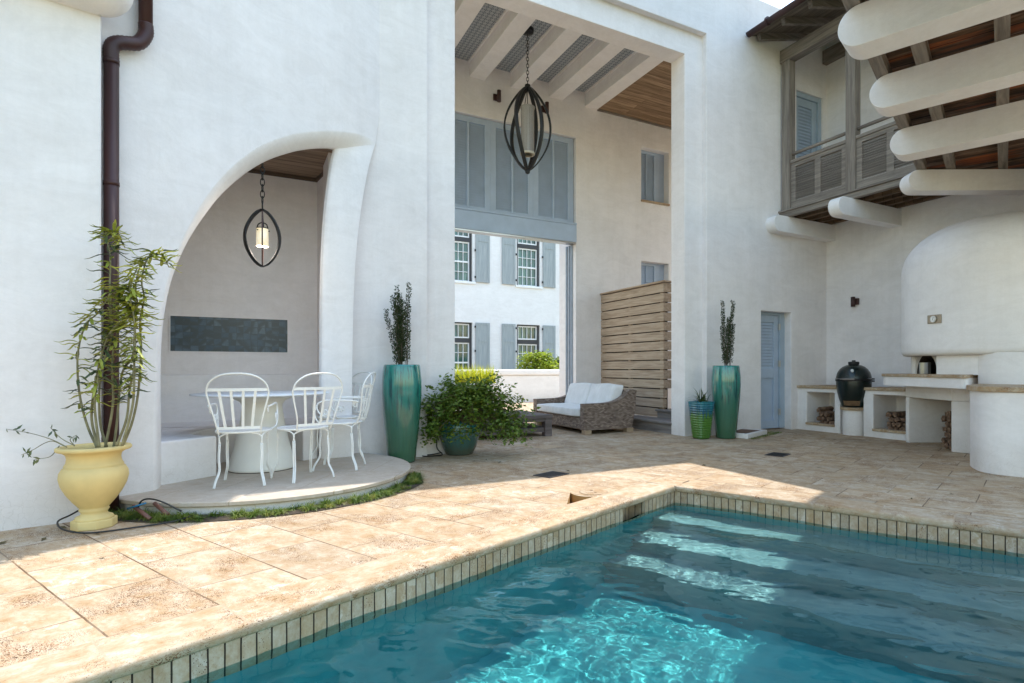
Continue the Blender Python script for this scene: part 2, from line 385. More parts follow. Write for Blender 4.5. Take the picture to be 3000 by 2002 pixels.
# coping: slabs with a worn nosing, swept as a rounded profile
def cope_strip(m, P0, P1, out, L0):
    """P0, P1: ends of the pool-side edge; out: unit vector away from the pool"""
    P0, P1, out = Vector(P0), Vector(P1), Vector(out); d = P1-P0; Lt = d.length; n = max(2, int(Lt/0.03))
    prof = [(CW, 0.004), (CW*0.5, 0.004), (0.016, 0.004), (0.006, 0.0015), (0.0, -0.006), (-0.002, -0.022), (-0.001, -0.040), (0.006, -0.048), (0.02, -0.05), (CW, -0.05)]
    vs, uv = [], []
    for i in range(n+1):
        p = P0+d*i/n; L = L0+Lt*i/n
        for j, (o, z) in enumerate(prof):
            w = noise.noise(Vector((L*9, j*0.7, 3)))*0.0022+(noise.noise(Vector((L*38, j, 8)))*0.0016) if 2 <= j <= 7 else 0
            q = p+out*(o+w); vs.append((q.x, q.y, z+w*0.6)); uv.append((L, 0.42-o if j < 5 else 0.44-z))
    k = len(prof)
    fs = [(i*k+j, i*k+j+1, (i+1)*k+j+1, (i+1)*k+j) for i in range(n) for j in range(k-1)]
    m.add(vs, fs, True, [[uv[a] for a in f] for f in fs])
coping = MB()
oA = Vector((-PA.y, PA.x, 0)); oR = Vector((-PR.y, PR.x, 0)); oR = oR if oR.dot(PA) > 0 else -oR
cope_strip(coping, pq(PMIN-CW, 0), pq(0.0, 0), oA, 0)
cope_strip(coping, pq(0, 0), pq(0, QMAX+CW), oR, 0.2)
coping.add([pq(0, 0, 0.004), pq(0, -CW/oA.dot(-PR), 0.004), pq(CW/oR.dot(PA), -CW/oA.dot(-PR), 0.004), pq(CW/oR.dot(PA), 0, 0.004)], [(0, 1, 2, 3)], uvs=[[(0.02, 0.15), (0.3, 0.15), (0.3, 0.42), (0.02, 0.42)]])
cope_strip(coping, pq(CW, QMAX), pq(PMIN-CW, QMAX), -oA, 0); cope_strip(coping, pq(PMIN, QMAX), pq(PMIN, 0), -oR, 0)
o = coping.build('pool_coping', M_COPE, kind='structure')

# waterline tile band, with the skimmer throat left open
I = 0.012
SK0, SK1 = -0.83, -0.51
band = MB()
def bandq(P0, P1, u0, u1, z0=-0.24, z1=-0.045):
    band.quad((*P0[:2], z0), (*P1[:2], z0), (*P1[:2], z1), (*P0[:2], z1), [(u0, 0.1), (u1, 0.1), (u1, 0.2), (u0, 0.2)])
bandq(pq(PMIN, -I), pq(SK0, -I), PMIN, SK0); bandq(pq(SK1, -I), pq(0+I, -I), SK1, 0)
bandq(pq(SK0, -I), pq(SK1, -I), SK0, SK1, -0.24, -0.185)
bandq(pq(I, -I), pq(I, QMAX+I), 0, QMAX); bandq(pq(I, QMAX+I), pq(PMIN, QMAX+I), 0, -PMIN); bandq(pq(PMIN-I, QMAX), pq(PMIN-I, -I), 0, QMAX)
bandq(pq(SK0, -I), pq(SK0, -0.16), 0, 0.15); bandq(pq(SK1, -0.16), pq(SK1, -I), 0, 0.15); bandq(pq(SK0, -0.16), pq(SK1, -0.16), SK0, SK1)
band.build('pool_tile_band', M_BAND, kind='structure')

def plaster(nm, c0, c1):
    m, nt, b = mat(nm); co = objco(nt)
    c = ramp(nt, [(0.3, c0), (0.7, c1)], noi(nt, co, 3, 5)).outputs[0]
    nt.links.new(c, b.inputs['Base Color']); b.inputs['Roughness'].default_value = 0.8; return m
M_STEPP = plaster('pale step plaster', (0.17, 0.24, 0.245), (0.26, 0.33, 0.33))
M_PLASTER = plaster('water tinted pool plaster', (0.045, 0.27, 0.29), (0.09, 0.41, 0.42))  # bluer than the steps: the water's depth tint is put into the colour
D0 = -1.25
ST = [(0.0, -0.36, -0.40), (-0.36, -0.72, -0.66), (-0.72, -1.08, -0.92)]
pool = MB()
def pw(p0, q0, p1, q1, z0, z1): pool.quad(pq(p0, q0, z0), pq(p1, q1, z0), pq(p1, q1, z1), pq(p0, q0, z1))
pool.quad(pq(PMIN-I, -I, D0), pq(PMIN-I, QMAX+I, D0), pq(-1.08, QMAX+I, D0), pq(-1.08, -I, D0))
pw(PMIN-I, -I, I, -I, D0, -0.235); pw(I, QMAX+I, PMIN-I, QMAX+I, D0, -0.235); pw(PMIN-I, QMAX+I, PMIN-I, -I, D0, -0.235); pw(I, -I, I, QMAX+I, D0, -0.235)
pool.build('pool_basin', M_PLASTER, kind='structure', recalc=False)
pool = MB()
for p1, p0, z in ST:
    pool.quad(pq(p0, -I, z), pq(p0, QMAX+I, z), pq(p1+(I if p1 == 0 else 0), QMAX+I, z), pq(p1+(I if p1 == 0 else 0), -I, z))
zs = [D0, -0.92, -0.66, -0.40]
for k, (p1, p0, z) in enumerate(ST[::-1]): pw(p0, -I, p0, QMAX+I, zs[k], z)
pool.build('pool_steps', M_STEPP, kind='structure', recalc=False)

# water: a closed body with a rippled top
def water_mat():
    m = bpy.data.materials.new('pool water'); m.use_nodes = True; nt = m.node_tree; nt.nodes.clear()
    out = nt.nodes.new('ShaderNodeOutputMaterial'); g = nt.nodes.new('ShaderNodeBsdfGlass')
    g.inputs['IOR'].default_value = 1.33; g.inputs['Roughness'].default_value = 0.0
    g.inputs['Color'].default_value = (0.74, 0.96, 0.97, 1)
    nt.links.new(g.outputs[0], out.inputs['Surface'])
    return m
WZ = -0.150
def wave(x, y):
    h = 0.0
    dx, dy = 0.35, 0.94
    u, w = x*dx+y*dy, -x*dy+y*dx
    # sharper crests: ridged noise, with calmer and rougher patches
    amp = 0.75+0.6*noise.noise(Vector((x*0.7+5, y*0.7, 2.2)))
    h += 0.0165*noise.noise(Vector((w*1.0, u*2.4, 0.3)))
    h += 0.0115*amp*(0.5-abs(noise.noise(Vector((w*2.2+3, u*4.6, 1.7)))))
    h += 0.0062*amp*(0.5-abs(noise.noise(Vector((w*5.0, u*9, 4.1)))))
    h += 0.0036*amp*(0.5-abs(noise.noise(Vector((w*11, u*17, 7.7)))))
    h += 0.0009*amp*noise.noise(Vector((x*27, y*31, 9.7)))
    return h
wm = MB(); ps = []; p = I
while p > PMIN:
    ps.append(p); p -= 0.015 if p > -4.2 else 0.12
ps.append(PMIN-I)
qs = [-I+i*(QMAX+2*I)/190 for i in range(191)]
vs = []
for p in ps:
    for q in qs:
        x, y, _ = pq(p, q); vs.append((x, y, WZ+wave(x, y)))
nq = len(qs)
fs = [(i*nq+j, i*nq+j+1, (i+1)*nq+j+1, (i+1)*nq+j) for i in range(len(ps)-1) for j in range(nq-1)]
wm.add(vs, fs, True)
water = wm.build('pool_water', water_mat(), kind='structure', recalc=False)
if water.data.polygons[0].normal.z < 0: water.data.flip_normals()
water.cycles.is_caustics_caster = True
for n_ in ('pool_basin', 'pool_steps', 'pool_tile_band'): bpy.data.objects[n_].cycles.is_caustics_receiver = True
# ------------------------------------------------------------------ the house (x along the front, y inwards)
HO = Vector((-1.651, 7.009, 0)); HR = math.atan2(0.4833, 0.8755)
HA = Vector((0.8755, 0.4833, 0)); HB = Vector((-0.4833, 0.8755, 0))
def hl(X, Y): d = Vector((X, Y, 0))-HO; return (d.dot(HA), d.dot(HB))
house = empty('courtyard_house', HO, HR, 'large white stucco house wrapping the pool courtyard, with arched nook and tall open loggia', 'house')
TOP = 7.3
def frect(m, x0, x1, y, z0, z1): m.quad((x0, y, z0), (x1, y, z0), (x1, y, z1), (x0, y, z1))

# front wall: pier, lintel and right-hand wall, with the shallow recess round the opening
m = MB()
hole_wall(m, -1.12, 7.6, -0.05, TOP, [(0, 4.492, -0.05, 6.40, 0.102), (5.717, 6.46, -0.05, 2.05, 0.30), (6.60, 7.30, 3.72, 6.0, 0.30)], 0.0)
m.quad((-1.12, 0, -0.05), (-1.12, 0.5, -0.05), (-1.12, 0.5, TOP), (-1.12, 0, TOP))
soften(m.build('front_wall', M_WALL, house), 0.008)
m = MB(); hole_wall(m, 0.0, 4.492, -0.05, 6.40, [(0.381, 4.129, -0.05, 6.03, 0.323)], 0.1021)
soften(m.build('portal_surround', M_WALL, house), 0.008)
m = MB(); m.quad((4.129, 0.4251, -0.05), (8.6, 0.4251, -0.05), (8.6, 0.4251, TOP-0.1), (4.129, 0.4251, TOP-0.1)); m.quad((-0.2, 0.4251, -0.05), (0.381, 0.4251, -0.05), (0.381, 0.4251, 6.7), (-0.2, 0.4251, 6.7)); m.quad((0.381, 0.4251, 6.03), (4.129, 0.4251, 6.03), (4.129, 0.4251, 6.7), (0.381, 0.4251, 6.7))
m.build('loggia_inner_wall', M_WALL, house)

# side wall behind the outdoor kitchen (runs towards the camera) then turns along the pool
m = MB()
m.box(7.403, 7.8, -3.5, 0.02, -0.05, 7.3)
m.build('side_wall', M_WALL, house)
def hw(X, Y, z=0): a = hl(X, Y); return (a[0], a[1], z)
az = R(37.3); e = Vector((math.sin(az), math.cos(az), 0)); nrm = Vector((math.cos(az), -math.sin(az), 0))
W0 = Vector((6.35, 6.9, 0)); W1 = W0-e*0.8
m = MB(); m.prism([hl(*(W0+e*0.35).xy), hl(*W1.xy), hl(*(W1+nrm*0.3).xy), hl(*(W0+e*0.6+nrm*0.3).xy)], -0.05, 7.28)
m.build('side_wall', M_WALL, house)

# left wall beside the urn
Ld = Vector((math.sin(R(48.7)), math.cos(R(48.7)), 0)); Ln = Vector((Ld.y, -Ld.x, 0)); L0 = Vector((-3.31, 4.134, 0))
def LW(t, o_, z=0): v = L0+Ld*t+Ln*o_; a = hl(v.x, v.y); return (a[0], a[1], z)
m = MB()
m.prism([LW(0, 0)[:2], LW(-7, 0)[:2], LW(-7, -0.35)[:2], LW(0, -0.35)[:2]], -0.05, 3.95)
o = m.build('left_wall', M_WALL, house, bevel=0.012)
m = MB(); prof = [(-0.02, 3.585), (0.0, 3.59)]+[(0.28*math.sin(a), 3.59+0.24*(1-math.cos(a))) for a in [R(9*k) for k in range(1, 11)]]+[(0.28, 4.35), (-0.35, 4.35)]
# cove under the parapet, swept along the wall and rounded off at its end
rows = []
ends = [(-7, 0), (-0.02, 0)]+[(None, R(k*10)) for k in range(1, 10)]
for kk, an in ends:
    row = []
    for d, z in prof:
        d2 = max(d, 0)
        if kk is not None: row.append(LW(kk, d, z))
        else: row.append(LW(-0.02+d2*0.75*math.sin(an), (d2*math.cos(an)) if d >= 0 else d, z))
    rows.append(row)
vs = [p for r_ in rows for p in r_]; n = len(prof)
m.add(vs, [(i*n+j, i*n+j+1, (i+1)*n+j+1, (i+1)*n+j) for i in range(len(rows)-1) for j in range(n-1)], True)
m.build('parapet_cove', M_WALL2, house)

# unseen slab added over the nook corner, outlined to cast the left-hand shadow
m = MB(); m.prism([hl(-3.25, 4.50), hl(-1.03, 6.81), hl(-0.60, 7.27), hl(-0.75, 7.9), hl(-3.5, 9.0), hl(-7.5, 6.5), hl(-6.5, 2.2)], 7.32, 8.0)
m.build('shadow_slab', M_WALL, house)

# wall with the arch
WO = Vector((-3.354, 4.383, 0)); Wd = Vector((0.4571, 0.8894, 0)); Wn = Vector((-0.8894, 0.4571, 0))
def wp(s, z, dep=0.0): v = WO+Wd*s+Wn*dep; a = hl(v.x, v.y); return (a[0], a[1], z)
outer_l = [(0.217, 0.05), (0.22, 0.474), (0.227, 0.88), (0.242, 1.302), (0.265, 1.512), (0.302, 1.71), (0.365, 1.93), (0.462, 2.19), (0.59, 2.46), (0.736, 2.70), (0.915, 2.93), (1.148, 3.157), (1.45, 3.368), (1.80, 3.535), (2.087, 3.635), (2.331, 3.695), (2.478, 3.70), (2.577, 3.661)]
outer_r = [(2.577, 3.661), (2.50, 3.445), (2.43, 3.18), (2.366, 2.865), (2.318, 2.561), (2.285, 2.265), (2.262, 1.948), (2.243, 1.372), (2.236, 0.75), (2.234, 0.05)]
inner_l = [(0.357, 0.05), (0.357, 0.59), (0.354, 1.028), (0.36, 1.296), (0.378, 1.50), (0.402, 1.66), (0.442, 1.83), (0.512, 2.03), (0.601, 2.225), (0.728, 2.445), (0.875, 2.66), (1.09, 2.90), (1.323, 3.10), (1.62, 3.285), (1.85, 3.395), (2.04, 3.465), (2.137, 3.487)]
inner_r = [(2.137, 3.487), (2.093, 3.30), (2.048, 3.03), (2.006, 2.702), (1.98, 2.344), (1.965, 1.99), (1.958, 1.363), (1.956, 0.63), (1.956, 0.05)]
C3 = lambda pts, k=6: [(v.x, v.y) for v in catmull([(a, b, 0) for a, b in pts], k)]
oL, oR, iL, iR = C3(outer_l), C3(outer_r), C3(inner_l), C3(inner_r)
RS = lambda pts, n: [(v.x, v.y) for v in resample([(a, b, 0) for a, b in pts], n)]
m = MB()
poly = [(-0.14, -0.05), (0.217, -0.05)]+oL+[(2.646, 4.04), (2.70, 4.2), (2.70, TOP-0.02), (-0.14, TOP-0.02)]
tri = tessellate_polygon([[Vector((a, b, 0)) for a, b in poly]])
m.add([wp(a, b) for a, b in poly], [tuple(t) for t in tri])
m.add([wp(a, b, 0.3) for a, b in poly[:2]]+[wp(a, b, 0.3) for a, b in poly[-2:]], [(0, 1, 2, 3)][:0])
m.build('arch_wall', M_WALL, house)
m = MB(); NN = 70
for OU, IN in ((RS(oL, NN), RS(iL, NN)), (RS(oR, 40), RS(iR, 40))):
    cols = []
    for (a, b), (c, d) in zip(OU, IN):
        # slightly convex splay, then the reveal going into the nook
        cols.append([wp(a, b, 0), wp(a+(c-a)*0.12, b+(d-b)*0.12, 0.004), wp(a+(c-a)*0.5, b+(d-b)*0.5, 0.055), wp(a+(c-a)*0.9, b+(d-b)*0.9, 0.128), wp(c, d, 0.15), wp(c, d, 0.155), wp(c, d, 0.19)])
    k = len(cols[0]); vs = [p for r_ in cols for p in r_]
    m.add(vs, [(i*k+j, i*k+j+1, (i+1)*k+j+1, (i+1)*k+j) for i in range(len(cols)-1) for j in range(k-1)], True)
m.build('arch_surround', M_WALL2, house)
m = MB()
O2 = RS(oR, 40); vs = []
for a, b in O2+[(2.646, 4.04), (2.70, 4.2)][:0]: vs += [wp(a, b, 0), wp(a+0.01, b, 0.34)]
vs = [wp(2.70, 4.2, 0), wp(2.70, 4.2, 0.34), wp(2.646, 4.04, 0), wp(2.66, 4.04, 0.34)]+vs
m.add(vs, [(2*i, 2*i+1, 2*i+3, 2*i+2) for i in range(len(vs)//2-1)], True)
m.build('arch_wall_return', M_WALL, house)

# the nook behind the arch
NT, NS = 1.05, -1.13
A_in = wp(2.25, 0, 0.16); B_in = wp(0.357, 0, 0.30)
m = MB()
m.quad((NS, NT, 0), (-4.6, NT, 0), (-4.6, NT, 3.55), (NS, NT, 3.55))
m.quad((A_in[0], A_in[1], 0), (NS, NT, 0), (NS, NT, 3.55), (A_in[0], A_in[1], 3.55))
m.quad((-4.6, NT, 0), (-4.6, -1.4, 0), (-4.6, -1.4, 3.55), (-4.6, NT, 3.55))
m.quad((-4.6, -1.4, 0), (B_in[0]-0.3, B_in[1]-0.1, 0), (B_in[0]-0.3, B_in[1]-0.1, 3.55), (-4.6, -1.4, 3.55))
m.build('nook_wall', M_WALL, house)
m = MB(); m.box(-4.7, NS+0.06, NT-0.15, NT+0.4, 0.0, 1.0)
m.build('nook_ledge', M_WALL2, house, bevel=0.02)
m = MB(); m.prism([(-4.7, NT+0.05), (-4.7, -1.9), wp(-0.6, 0, 0.2)[:2], wp(2.5, 0, 0.2)[:2], (NS+0.08, NT+0.05)], 3.492, 3.56)
m.build('nook_ceiling', wood('nook ceiling boards', [(0.17, 0.115, 0.08), (0.30, 0.215, 0.155), (0.40, 0.30, 0.23)], axis=0, plank=(0.13, 2.2, 'x')), house)
m = MB(); m.box(-4.6, NS, NT-0.03, NT+0.02, 3.45, 3.495); m.bar((A_in[0]-0.01, A_in[1]+0.25, 3.472), (NS-0.01, NT-0.03, 3.472), 0.03, 0.04)
m.build('ceiling_trim', wood('ceiling trim', [(0.07, 0.05, 0.035), (0.12, 0.085, 0.06), (0.17, 0.12, 0.09)], axis=0), house)
# blue tiled recess
def tile_panel():
    m, nt, b = mat('blue grey glazed tile'); tc = nt.nodes.new('ShaderNodeTexCoord')
    mp = nt.nodes.new('ShaderNodeMapping'); mp.inputs['Rotation'].default_value = (R(90), 0, 0); nt.links.new(tc.outputs['Object'], mp.inputs[0])
    v = N(nt, 'ShaderNodeTexVoronoi', Scale=13.0, Randomness=0.15); nt.links.new(mp.outputs[0], v.inputs['Vector'])
    v2 = N(nt, 'ShaderNodeTexVoronoi', Scale=13.0, Randomness=0.15, feature='DISTANCE_TO_EDGE'); nt.links.new(mp.outputs[0], v2.inputs['Vector'])
    c = ramp(nt, [(0, (0.055, 0.09, 0.125)), (0.5, (0.08, 0.125, 0.17)), (1, (0.12, 0.17, 0.21))], v.outputs['Color']).outputs[0]
    c = mixc(nt, 0.5, c, ramp(nt, [(0.35, (0.7, 0.7, 0.7)), (0.7, (1.3, 1.3, 1.3))], noi(nt, mp.outputs[0], 22, 5, 0.7)).outputs[0], 'MULTIPLY')
    e_ = ramp(nt, [(0.02, (1, 1, 1)), (0.05, (0, 0, 0))], v2.outputs['Distance']).outputs[0]
    c = mixc(nt, e_, c, (0.06, 0.08, 0.09)); nt.links.new(c, b.inputs['Base Color']); b.inputs['Roughness'].default_value = 0.4
    return m
x0, x1, z0, z1 = -2.69, -1.475, 1.27, 1.675
m = MB()
fr = 0.0
m.quad((x0, NT-0.004, z0), (x1, NT-0.004, z0), (x1, NT-0.004, z1), (x0, NT-0.004, z1))
m.build('tile_panel', tile_panel(), house)
m = MB(); w = 0.012
for a in ((x0-w, x1+w, z1, z1+w), (x0-w, x1+w, z0-w, z0), (x0-w, x0, z0, z1), (x1, x1+w, z0, z1)): m.box(a[0], a[1], NT-0.012, NT+0.01, a[2], a[3])
m.build('tile_panel_edge', M_WALL2, house)
# bench wrapping the nook
BZ = 0.46
tc_ = hl(-2.92, 5.6); arc = []
e0 = wp(0.33, 0, 0.17); e1 = wp(0.86, 0, 0.20)
cA = math.atan2(e1[1]-tc_[1], e1[0]-tc_[0]); rA = math.hypot(e1[0]-tc_[0], e1[1]-tc_[1])
f1 = wp(1.78, 0, 0.22); cB = math.atan2(f1[1]-tc_[1], f1[0]-tc_[0]); rB = math.hypot(f1[0]-tc_[0], f1[1]-tc_[1])
if cA < 0: cA += 2*math.pi
for k in range(31):
    t = k/30; a = cA+(cB-cA)*t; r_ = rA+(rB-rA)*t; r_ = max(r_, 0.0)+0.22*math.sin(math.pi*t)
    arc.append((tc_[0]+r_*math.cos(a), tc_[1]+r_*math.sin(a)))
poly = [e0[:2]]+arc+[wp(1.97, 0, 0.22)[:2], (NS-0.002, 0.2), (NS-0.002, NT-0.002), (-4.59, NT-0.002), (-4.59, -1.2), e0[:2]][:-1]
m = MB(); m.prism(poly, 0.08, BZ); m.build('built_in_bench', M_WALL2, house, bevel=0.02, seg=3)
m = MB(); m.prism([wp(0.0, 0, 0.1)[:2], wp(2.2, 0, 0.1)[:2], (NS+0.1, NT), (-4.6, NT), (-4.6, -1.4)], 0.0, 0.094)
m.build('nook_floor', M_SLAB, house)

# loggia: back wall with street opening, side walls, ceiling, beams
BT = 3.2; BX = 3.945
m = MB()
hole_wall(m, -0.6, 9.0, -0.05, 7.25, [(0.5, BX, -0.05, 5.757, 0.7), (5.589, 6.34, 2.2, 3.405), (5.589, 6.34, 4.73, 5.885)], BT)
soften(m.build('loggia_back_wall', M_WALL, house), 0.008)
m = MB(); m.quad((-0.6, BT+0.7, -0.05), (0.5, BT+0.7, -0.05), (0.5, BT+0.7, 7.25), (-0.6, BT+0.7, 7.25)); m.quad((BX, BT+0.7, -0.05), (9, BT+0.7, -0.05), (9, BT+0.7, 7.25), (BX, BT+0.7, 7.25)); m.quad((0.5, BT+0.7, 5.757), (BX, BT+0.7, 5.757), (BX, BT+0.7, 7.25), (0.5, BT+0.7, 7.25))
m.build('rear_wall', M_WALL, house)
# unseen loggia ends opened up, above a low wall, to brighten the inside
m = MB(); m.box(-0.6, -0.2, 0.5, BT, -0.05, 0.9); m.build('loggia_side_wall', M_WALL, house)
m = MB(); m.box(-0.6, -0.2, 0.5, BT, 6.44, 7.2); m.build('loggia_side_wall', M_WALL, house)
m = MB(); m.box(8.6, 9.0, 0.42, BT, 6.4, 7.2); m.build('loggia_side_wall', M_WALL, house)
for k in range(6):
    s0 = 1.678+0.828*(k-2)
    m = MB(); m.box(s0, s0+0.30, 0.42, BT+0.01, 6.44, 6.72); m.build('ceiling_beam', M_WALL2, house, bevel=0.006)
def pattern_mat():
    m, nt, b = mat('patterned cement ceiling tile'); tc = nt.nodes.new('ShaderNodeTexCoord')
    sc = nt.nodes.new('ShaderNodeMapping'); sc.inputs['Scale'].default_value = (13, 13, 13); nt.links.new(tc.outputs['Object'], sc.inputs[0])
    fr = N(nt, 'ShaderNodeVectorMath', operation='FRACTION'); nt.links.new(sc.outputs[0], fr.inputs[0])
    sb = N(nt, 'ShaderNodeVectorMath', operation='SUBTRACT'); sb.inputs[1].default_value = (0.5, 0.5, 0); nt.links.new(fr.outputs[0], sb.inputs[0])
    sx = nt.nodes.new('ShaderNodeSeparateXYZ'); nt.links.new(sb.outputs[0], sx.inputs[0])
    def mth(op, a, b_=None):
        n_ = N(nt, 'ShaderNodeMath', operation=op)
        for i, v in enumerate((a, b_)):
            if v is None: continue
            if isinstance(v, (int, float)): n_.inputs[i].default_value = v
            else: nt.links.new(v, n_.inputs[i])
        return n_.outputs[0]
    ax, ay = mth('ABSOLUTE', sx.outputs[0]), mth('ABSOLUTE', sx.outputs[1])
    r_ = mth('SQRT', mth('ADD', mth('MULTIPLY', ax, ax), mth('MULTIPLY', ay, ay)))
    a1 = mth('LESS_THAN', mth('ABSOLUTE', mth('SUBTRACT', mth('ADD', ax, ay), 0.42)), 0.09)
    a2 = mth('LESS_THAN', mth('ABSOLUTE', mth('SUBTRACT', r_, 0.16)), 0.045)
    a3 = mth('LESS_THAN', mth('ABSOLUTE', mth('SUBTRACT', ax, ay)), 0.05)
    f = mth('MAXIMUM', mth('MAXIMUM', a1, a2), a3)
    c = mixc(nt, f, (0.15, 0.175, 0.20), (0.52, 0.54, 0.56)); nt.links.new(c, b.inputs['Base Color']); b.inputs['Roughness'].default_value = 0.8
    return m
m = MB(); m.box(-0.6, 4.2, 0.42, BT+0.02, 6.722, 6.80); m.build('ceiling_panel', pattern_mat(), house)
m = MB()
for k in range(5):
    s0 = 1.678+0.828*(k-2)+0.302
    for x in (s0, s0+0.498): m.box(x, x+0.026, 0.43, BT-0.003, 6.690, 6.7215)
m.build('ceiling_moulding', M_WALL2, house)
m = MB(); m.box(4.455, 9.0, 0.42, BT+0.02, 6.452, 6.52); m.build('timber_ceiling', M_CEILW, house)
m = MB(); m.box(4.46, 9.0, BT-0.03, BT+0.01, 6.41, 6.45); m.build('ceiling_trim', M_GWOOD_X, house)
m = MB(); m.box(-4.8, 9.0, -1.9 if False else 0.3, 3.9, 7.3, 7.4); m.prism([(-4.8, 0.4), (-4.8, -3.0), wp(-0.4, 0, 0.05)[:2], wp(2.6, 0, 0.05)[:2], (-1.1, 0.4)], 7.31, 7.41)
m.build('flat_roof', M_WALL, house)

# louvred sliding shutter wall over the street opening
door = MB(); Ys = BT+0.10
door.box(0.45, BX, Ys+0.035, Ys+0.09, 4.0, 5.757)
door_o = door.build('shutter_door', M_BLUE, house)
def louver(parent, x0, x1, z0, z1, y, pitch, matl, thick=0.006, depth=None, name='louvre_panel', tilt=46):
    """a bank of slats facing -y"""
    m = MB(); n = max(2, int((z1-z0)/pitch)); pitch = (z1-z0)/n; depth = depth or pitch*1.12
    for i in range(n):
        zc = z0+pitch*(i+0.5)
        hy, hz = depth/2*math.cos(R(tilt+20)), depth/2*math.sin(R(tilt+20))
        P_ = [(y-hy, zc-hz), (y+hy, zc+hz), (y+hy, zc+hz+thick), (y-hy, zc-hz+thick)]
        vs = [(x, a, b) for x in (x0, x1) for a, b in P_]
        m.add(vs, [(0, 1, 2, 3), (7, 6, 5, 4), (0, 4, 5, 1), (1, 5, 6, 2), (2, 6, 7, 3), (3, 7, 4, 0)])
    return m.build(name, matl, parent)
ZB, ZT = 4.085, 5.64
for a, mu, b in ((1.33-0.0, 1.679, 2.007), (2.233, 2.572, 2.9), (3.134, 3.466, 3.798), (0.55, 0.80, 1.11)):
    louver(door_o, a, mu-0.02, ZB, ZT, Ys-0.002, 0.047, M_BLUE); louver(door_o, mu+0.02, b, ZB, ZT, Ys-0.002, 0.047, M_BLUE)
m = MB()
xs = [0.45, 0.55, 1.11, 1.33, 2.007, 2.233, 2.9, 3.134, 3.798, 3.93]
for a, b in zip(xs[::2], xs[1::2]): m.box(a, b, Ys-0.028, Ys+0.03, 3.98, 5.752)
m.box(0.45, 3.93, Ys-0.026, Ys+0.029, ZT, 5.75); m.box(0.45, 3.93, Ys-0.026, Ys+0.029, 3.985, ZB)
for mu in (1.679, 2.572, 3.466, 0.8): m.box(mu-0.02, mu+0.02, Ys-0.036, Ys+0.02, ZB-0.03, ZT+0.02)
for a in (1.22, 2.12, 3.017): m.box(a-0.003, a+0.003, Ys-0.032, Ys, 4.0, 5.75)
m.build('shutter_frame', M_BLUE, door_o, bevel=0.004)
m = MB(); m.box(0.45, BX-0.004, BT-0.04, BT+0.18, 3.625, 3.97); m.box(0.45, BX-0.004, BT-0.055, BT+0.17, 3.97, 4.012)
m.build('header_box', M_BLUE, door_o, bevel=0.006)
m = MB(); m.box(0.45, BX, BT-0.02, BT+0.17, 3.60, 3.622)
m.build('header_trim', M_STEEL, door_o)
m = MB()
for k, y in enumerate((BT+0.12, BT+0.22, BT+0.33)): m.box(BX-0.035, BX+0.001, y, y+0.035, 0, 3.6)
m.build('door_track', simple('grey blue track', (0.30, 0.35, 0.42), 0.4), door_o)
m = MB(); m.box(0.45, 0.52, BT+0.02, BT+0.6, 0, 3.6); m.build('door_jamb', M_WALL2, door_o)

# loggia windows with plantation shutters
for z0, z1 in ((4.73, 5.885), (2.2, 3.405)):
    wv = empty('shuttered_window', (5.589, BT, z0), parent=house); W_, H_ = 0.751, z1-z0
    m = MB()
    for a in ((0, 0.05, 0, H_), (0.47, 0.52, 0, H_), (0.255, 0.275, 0, H_), (0.05, 0.47, 0, 0.06), (0.05, 0.47, H_-0.06, H_)):
        m.box(a[0], a[1]+(0.0), 0.16, 0.20, a[2], a[3])
    m.box(0.52, W_, 0.17, 0.2, 0, H_)
    m.build('frame', M_BLUE, wv, bevel=0.003)
    m = MB(); m.box(0, W_, 0.23, 0.26, 0, H_); m.build('backing', M_BLUE, wv)
    louver(wv, 0.05, 0.255, 0.06, H_-0.06, 0.19, 0.05, M_BLUE); louver(wv, 0.275, 0.47, 0.06, H_-0.06, 0.19, 0.05, M_BLUE)
    m = MB(); m.box(-0.01, W_+0.01, -0.035, 0.15, -0.04, -0.001+0.004); m.build('sill', M_SLAB, wv, bevel=0.005)

# ground floor louvred door in the front wall
dr = empty('louvred_door', (5.717, 0, 0), parent=house, label='narrow blue grey louvred door at ground level')
m = MB(); W_ = 0.743
m.box(0.0, 0.62, 0.20, 0.24, 0.02, 2.0)
d_o = m.build('door_leaf', M_BLUE, dr)
m = MB()
m.box(0, 0.07, 0.17, 0.20, 0.02, 2.0); m.box(0.50, 0.615, 0.17, 0.20, 0.02, 2.0); m.box(0.07, 0.50, 0.171, 0.20, 1.88, 2.0); m.box(0.07, 0.50, 0.171, 0.20, 0.90, 1.07); m.box(0.07, 0.50, 0.171, 0.20, 0.02, 0.16)
m.build('door_rail', M_BLUE, dr, bevel=0.004)
louver(dr, 0.07, 0.50, 1.07, 1.88, 0.195, 0.052, M_BLUE)
m = MB(); m.box(0.62, W_, 0.14, 0.24, 0.02, 2.05); m.box(0, 0.62, 0.15, 0.24, 2.003, 2.05); m.build('door_frame', M_BLUE2, dr, bevel=0.004)
m = MB(); m.box(0.01, 0.05, 0.145, 0.17, 0.97, 1.06); m.build('handle', M_IRON, dr)
for z in (0.25, 1.1, 1.75): m = MB(); m.box(0.60, 0.635, 0.13, 0.17, z, z+0.11); m.build('hinge', M_STEEL, dr, bevel=0.003)

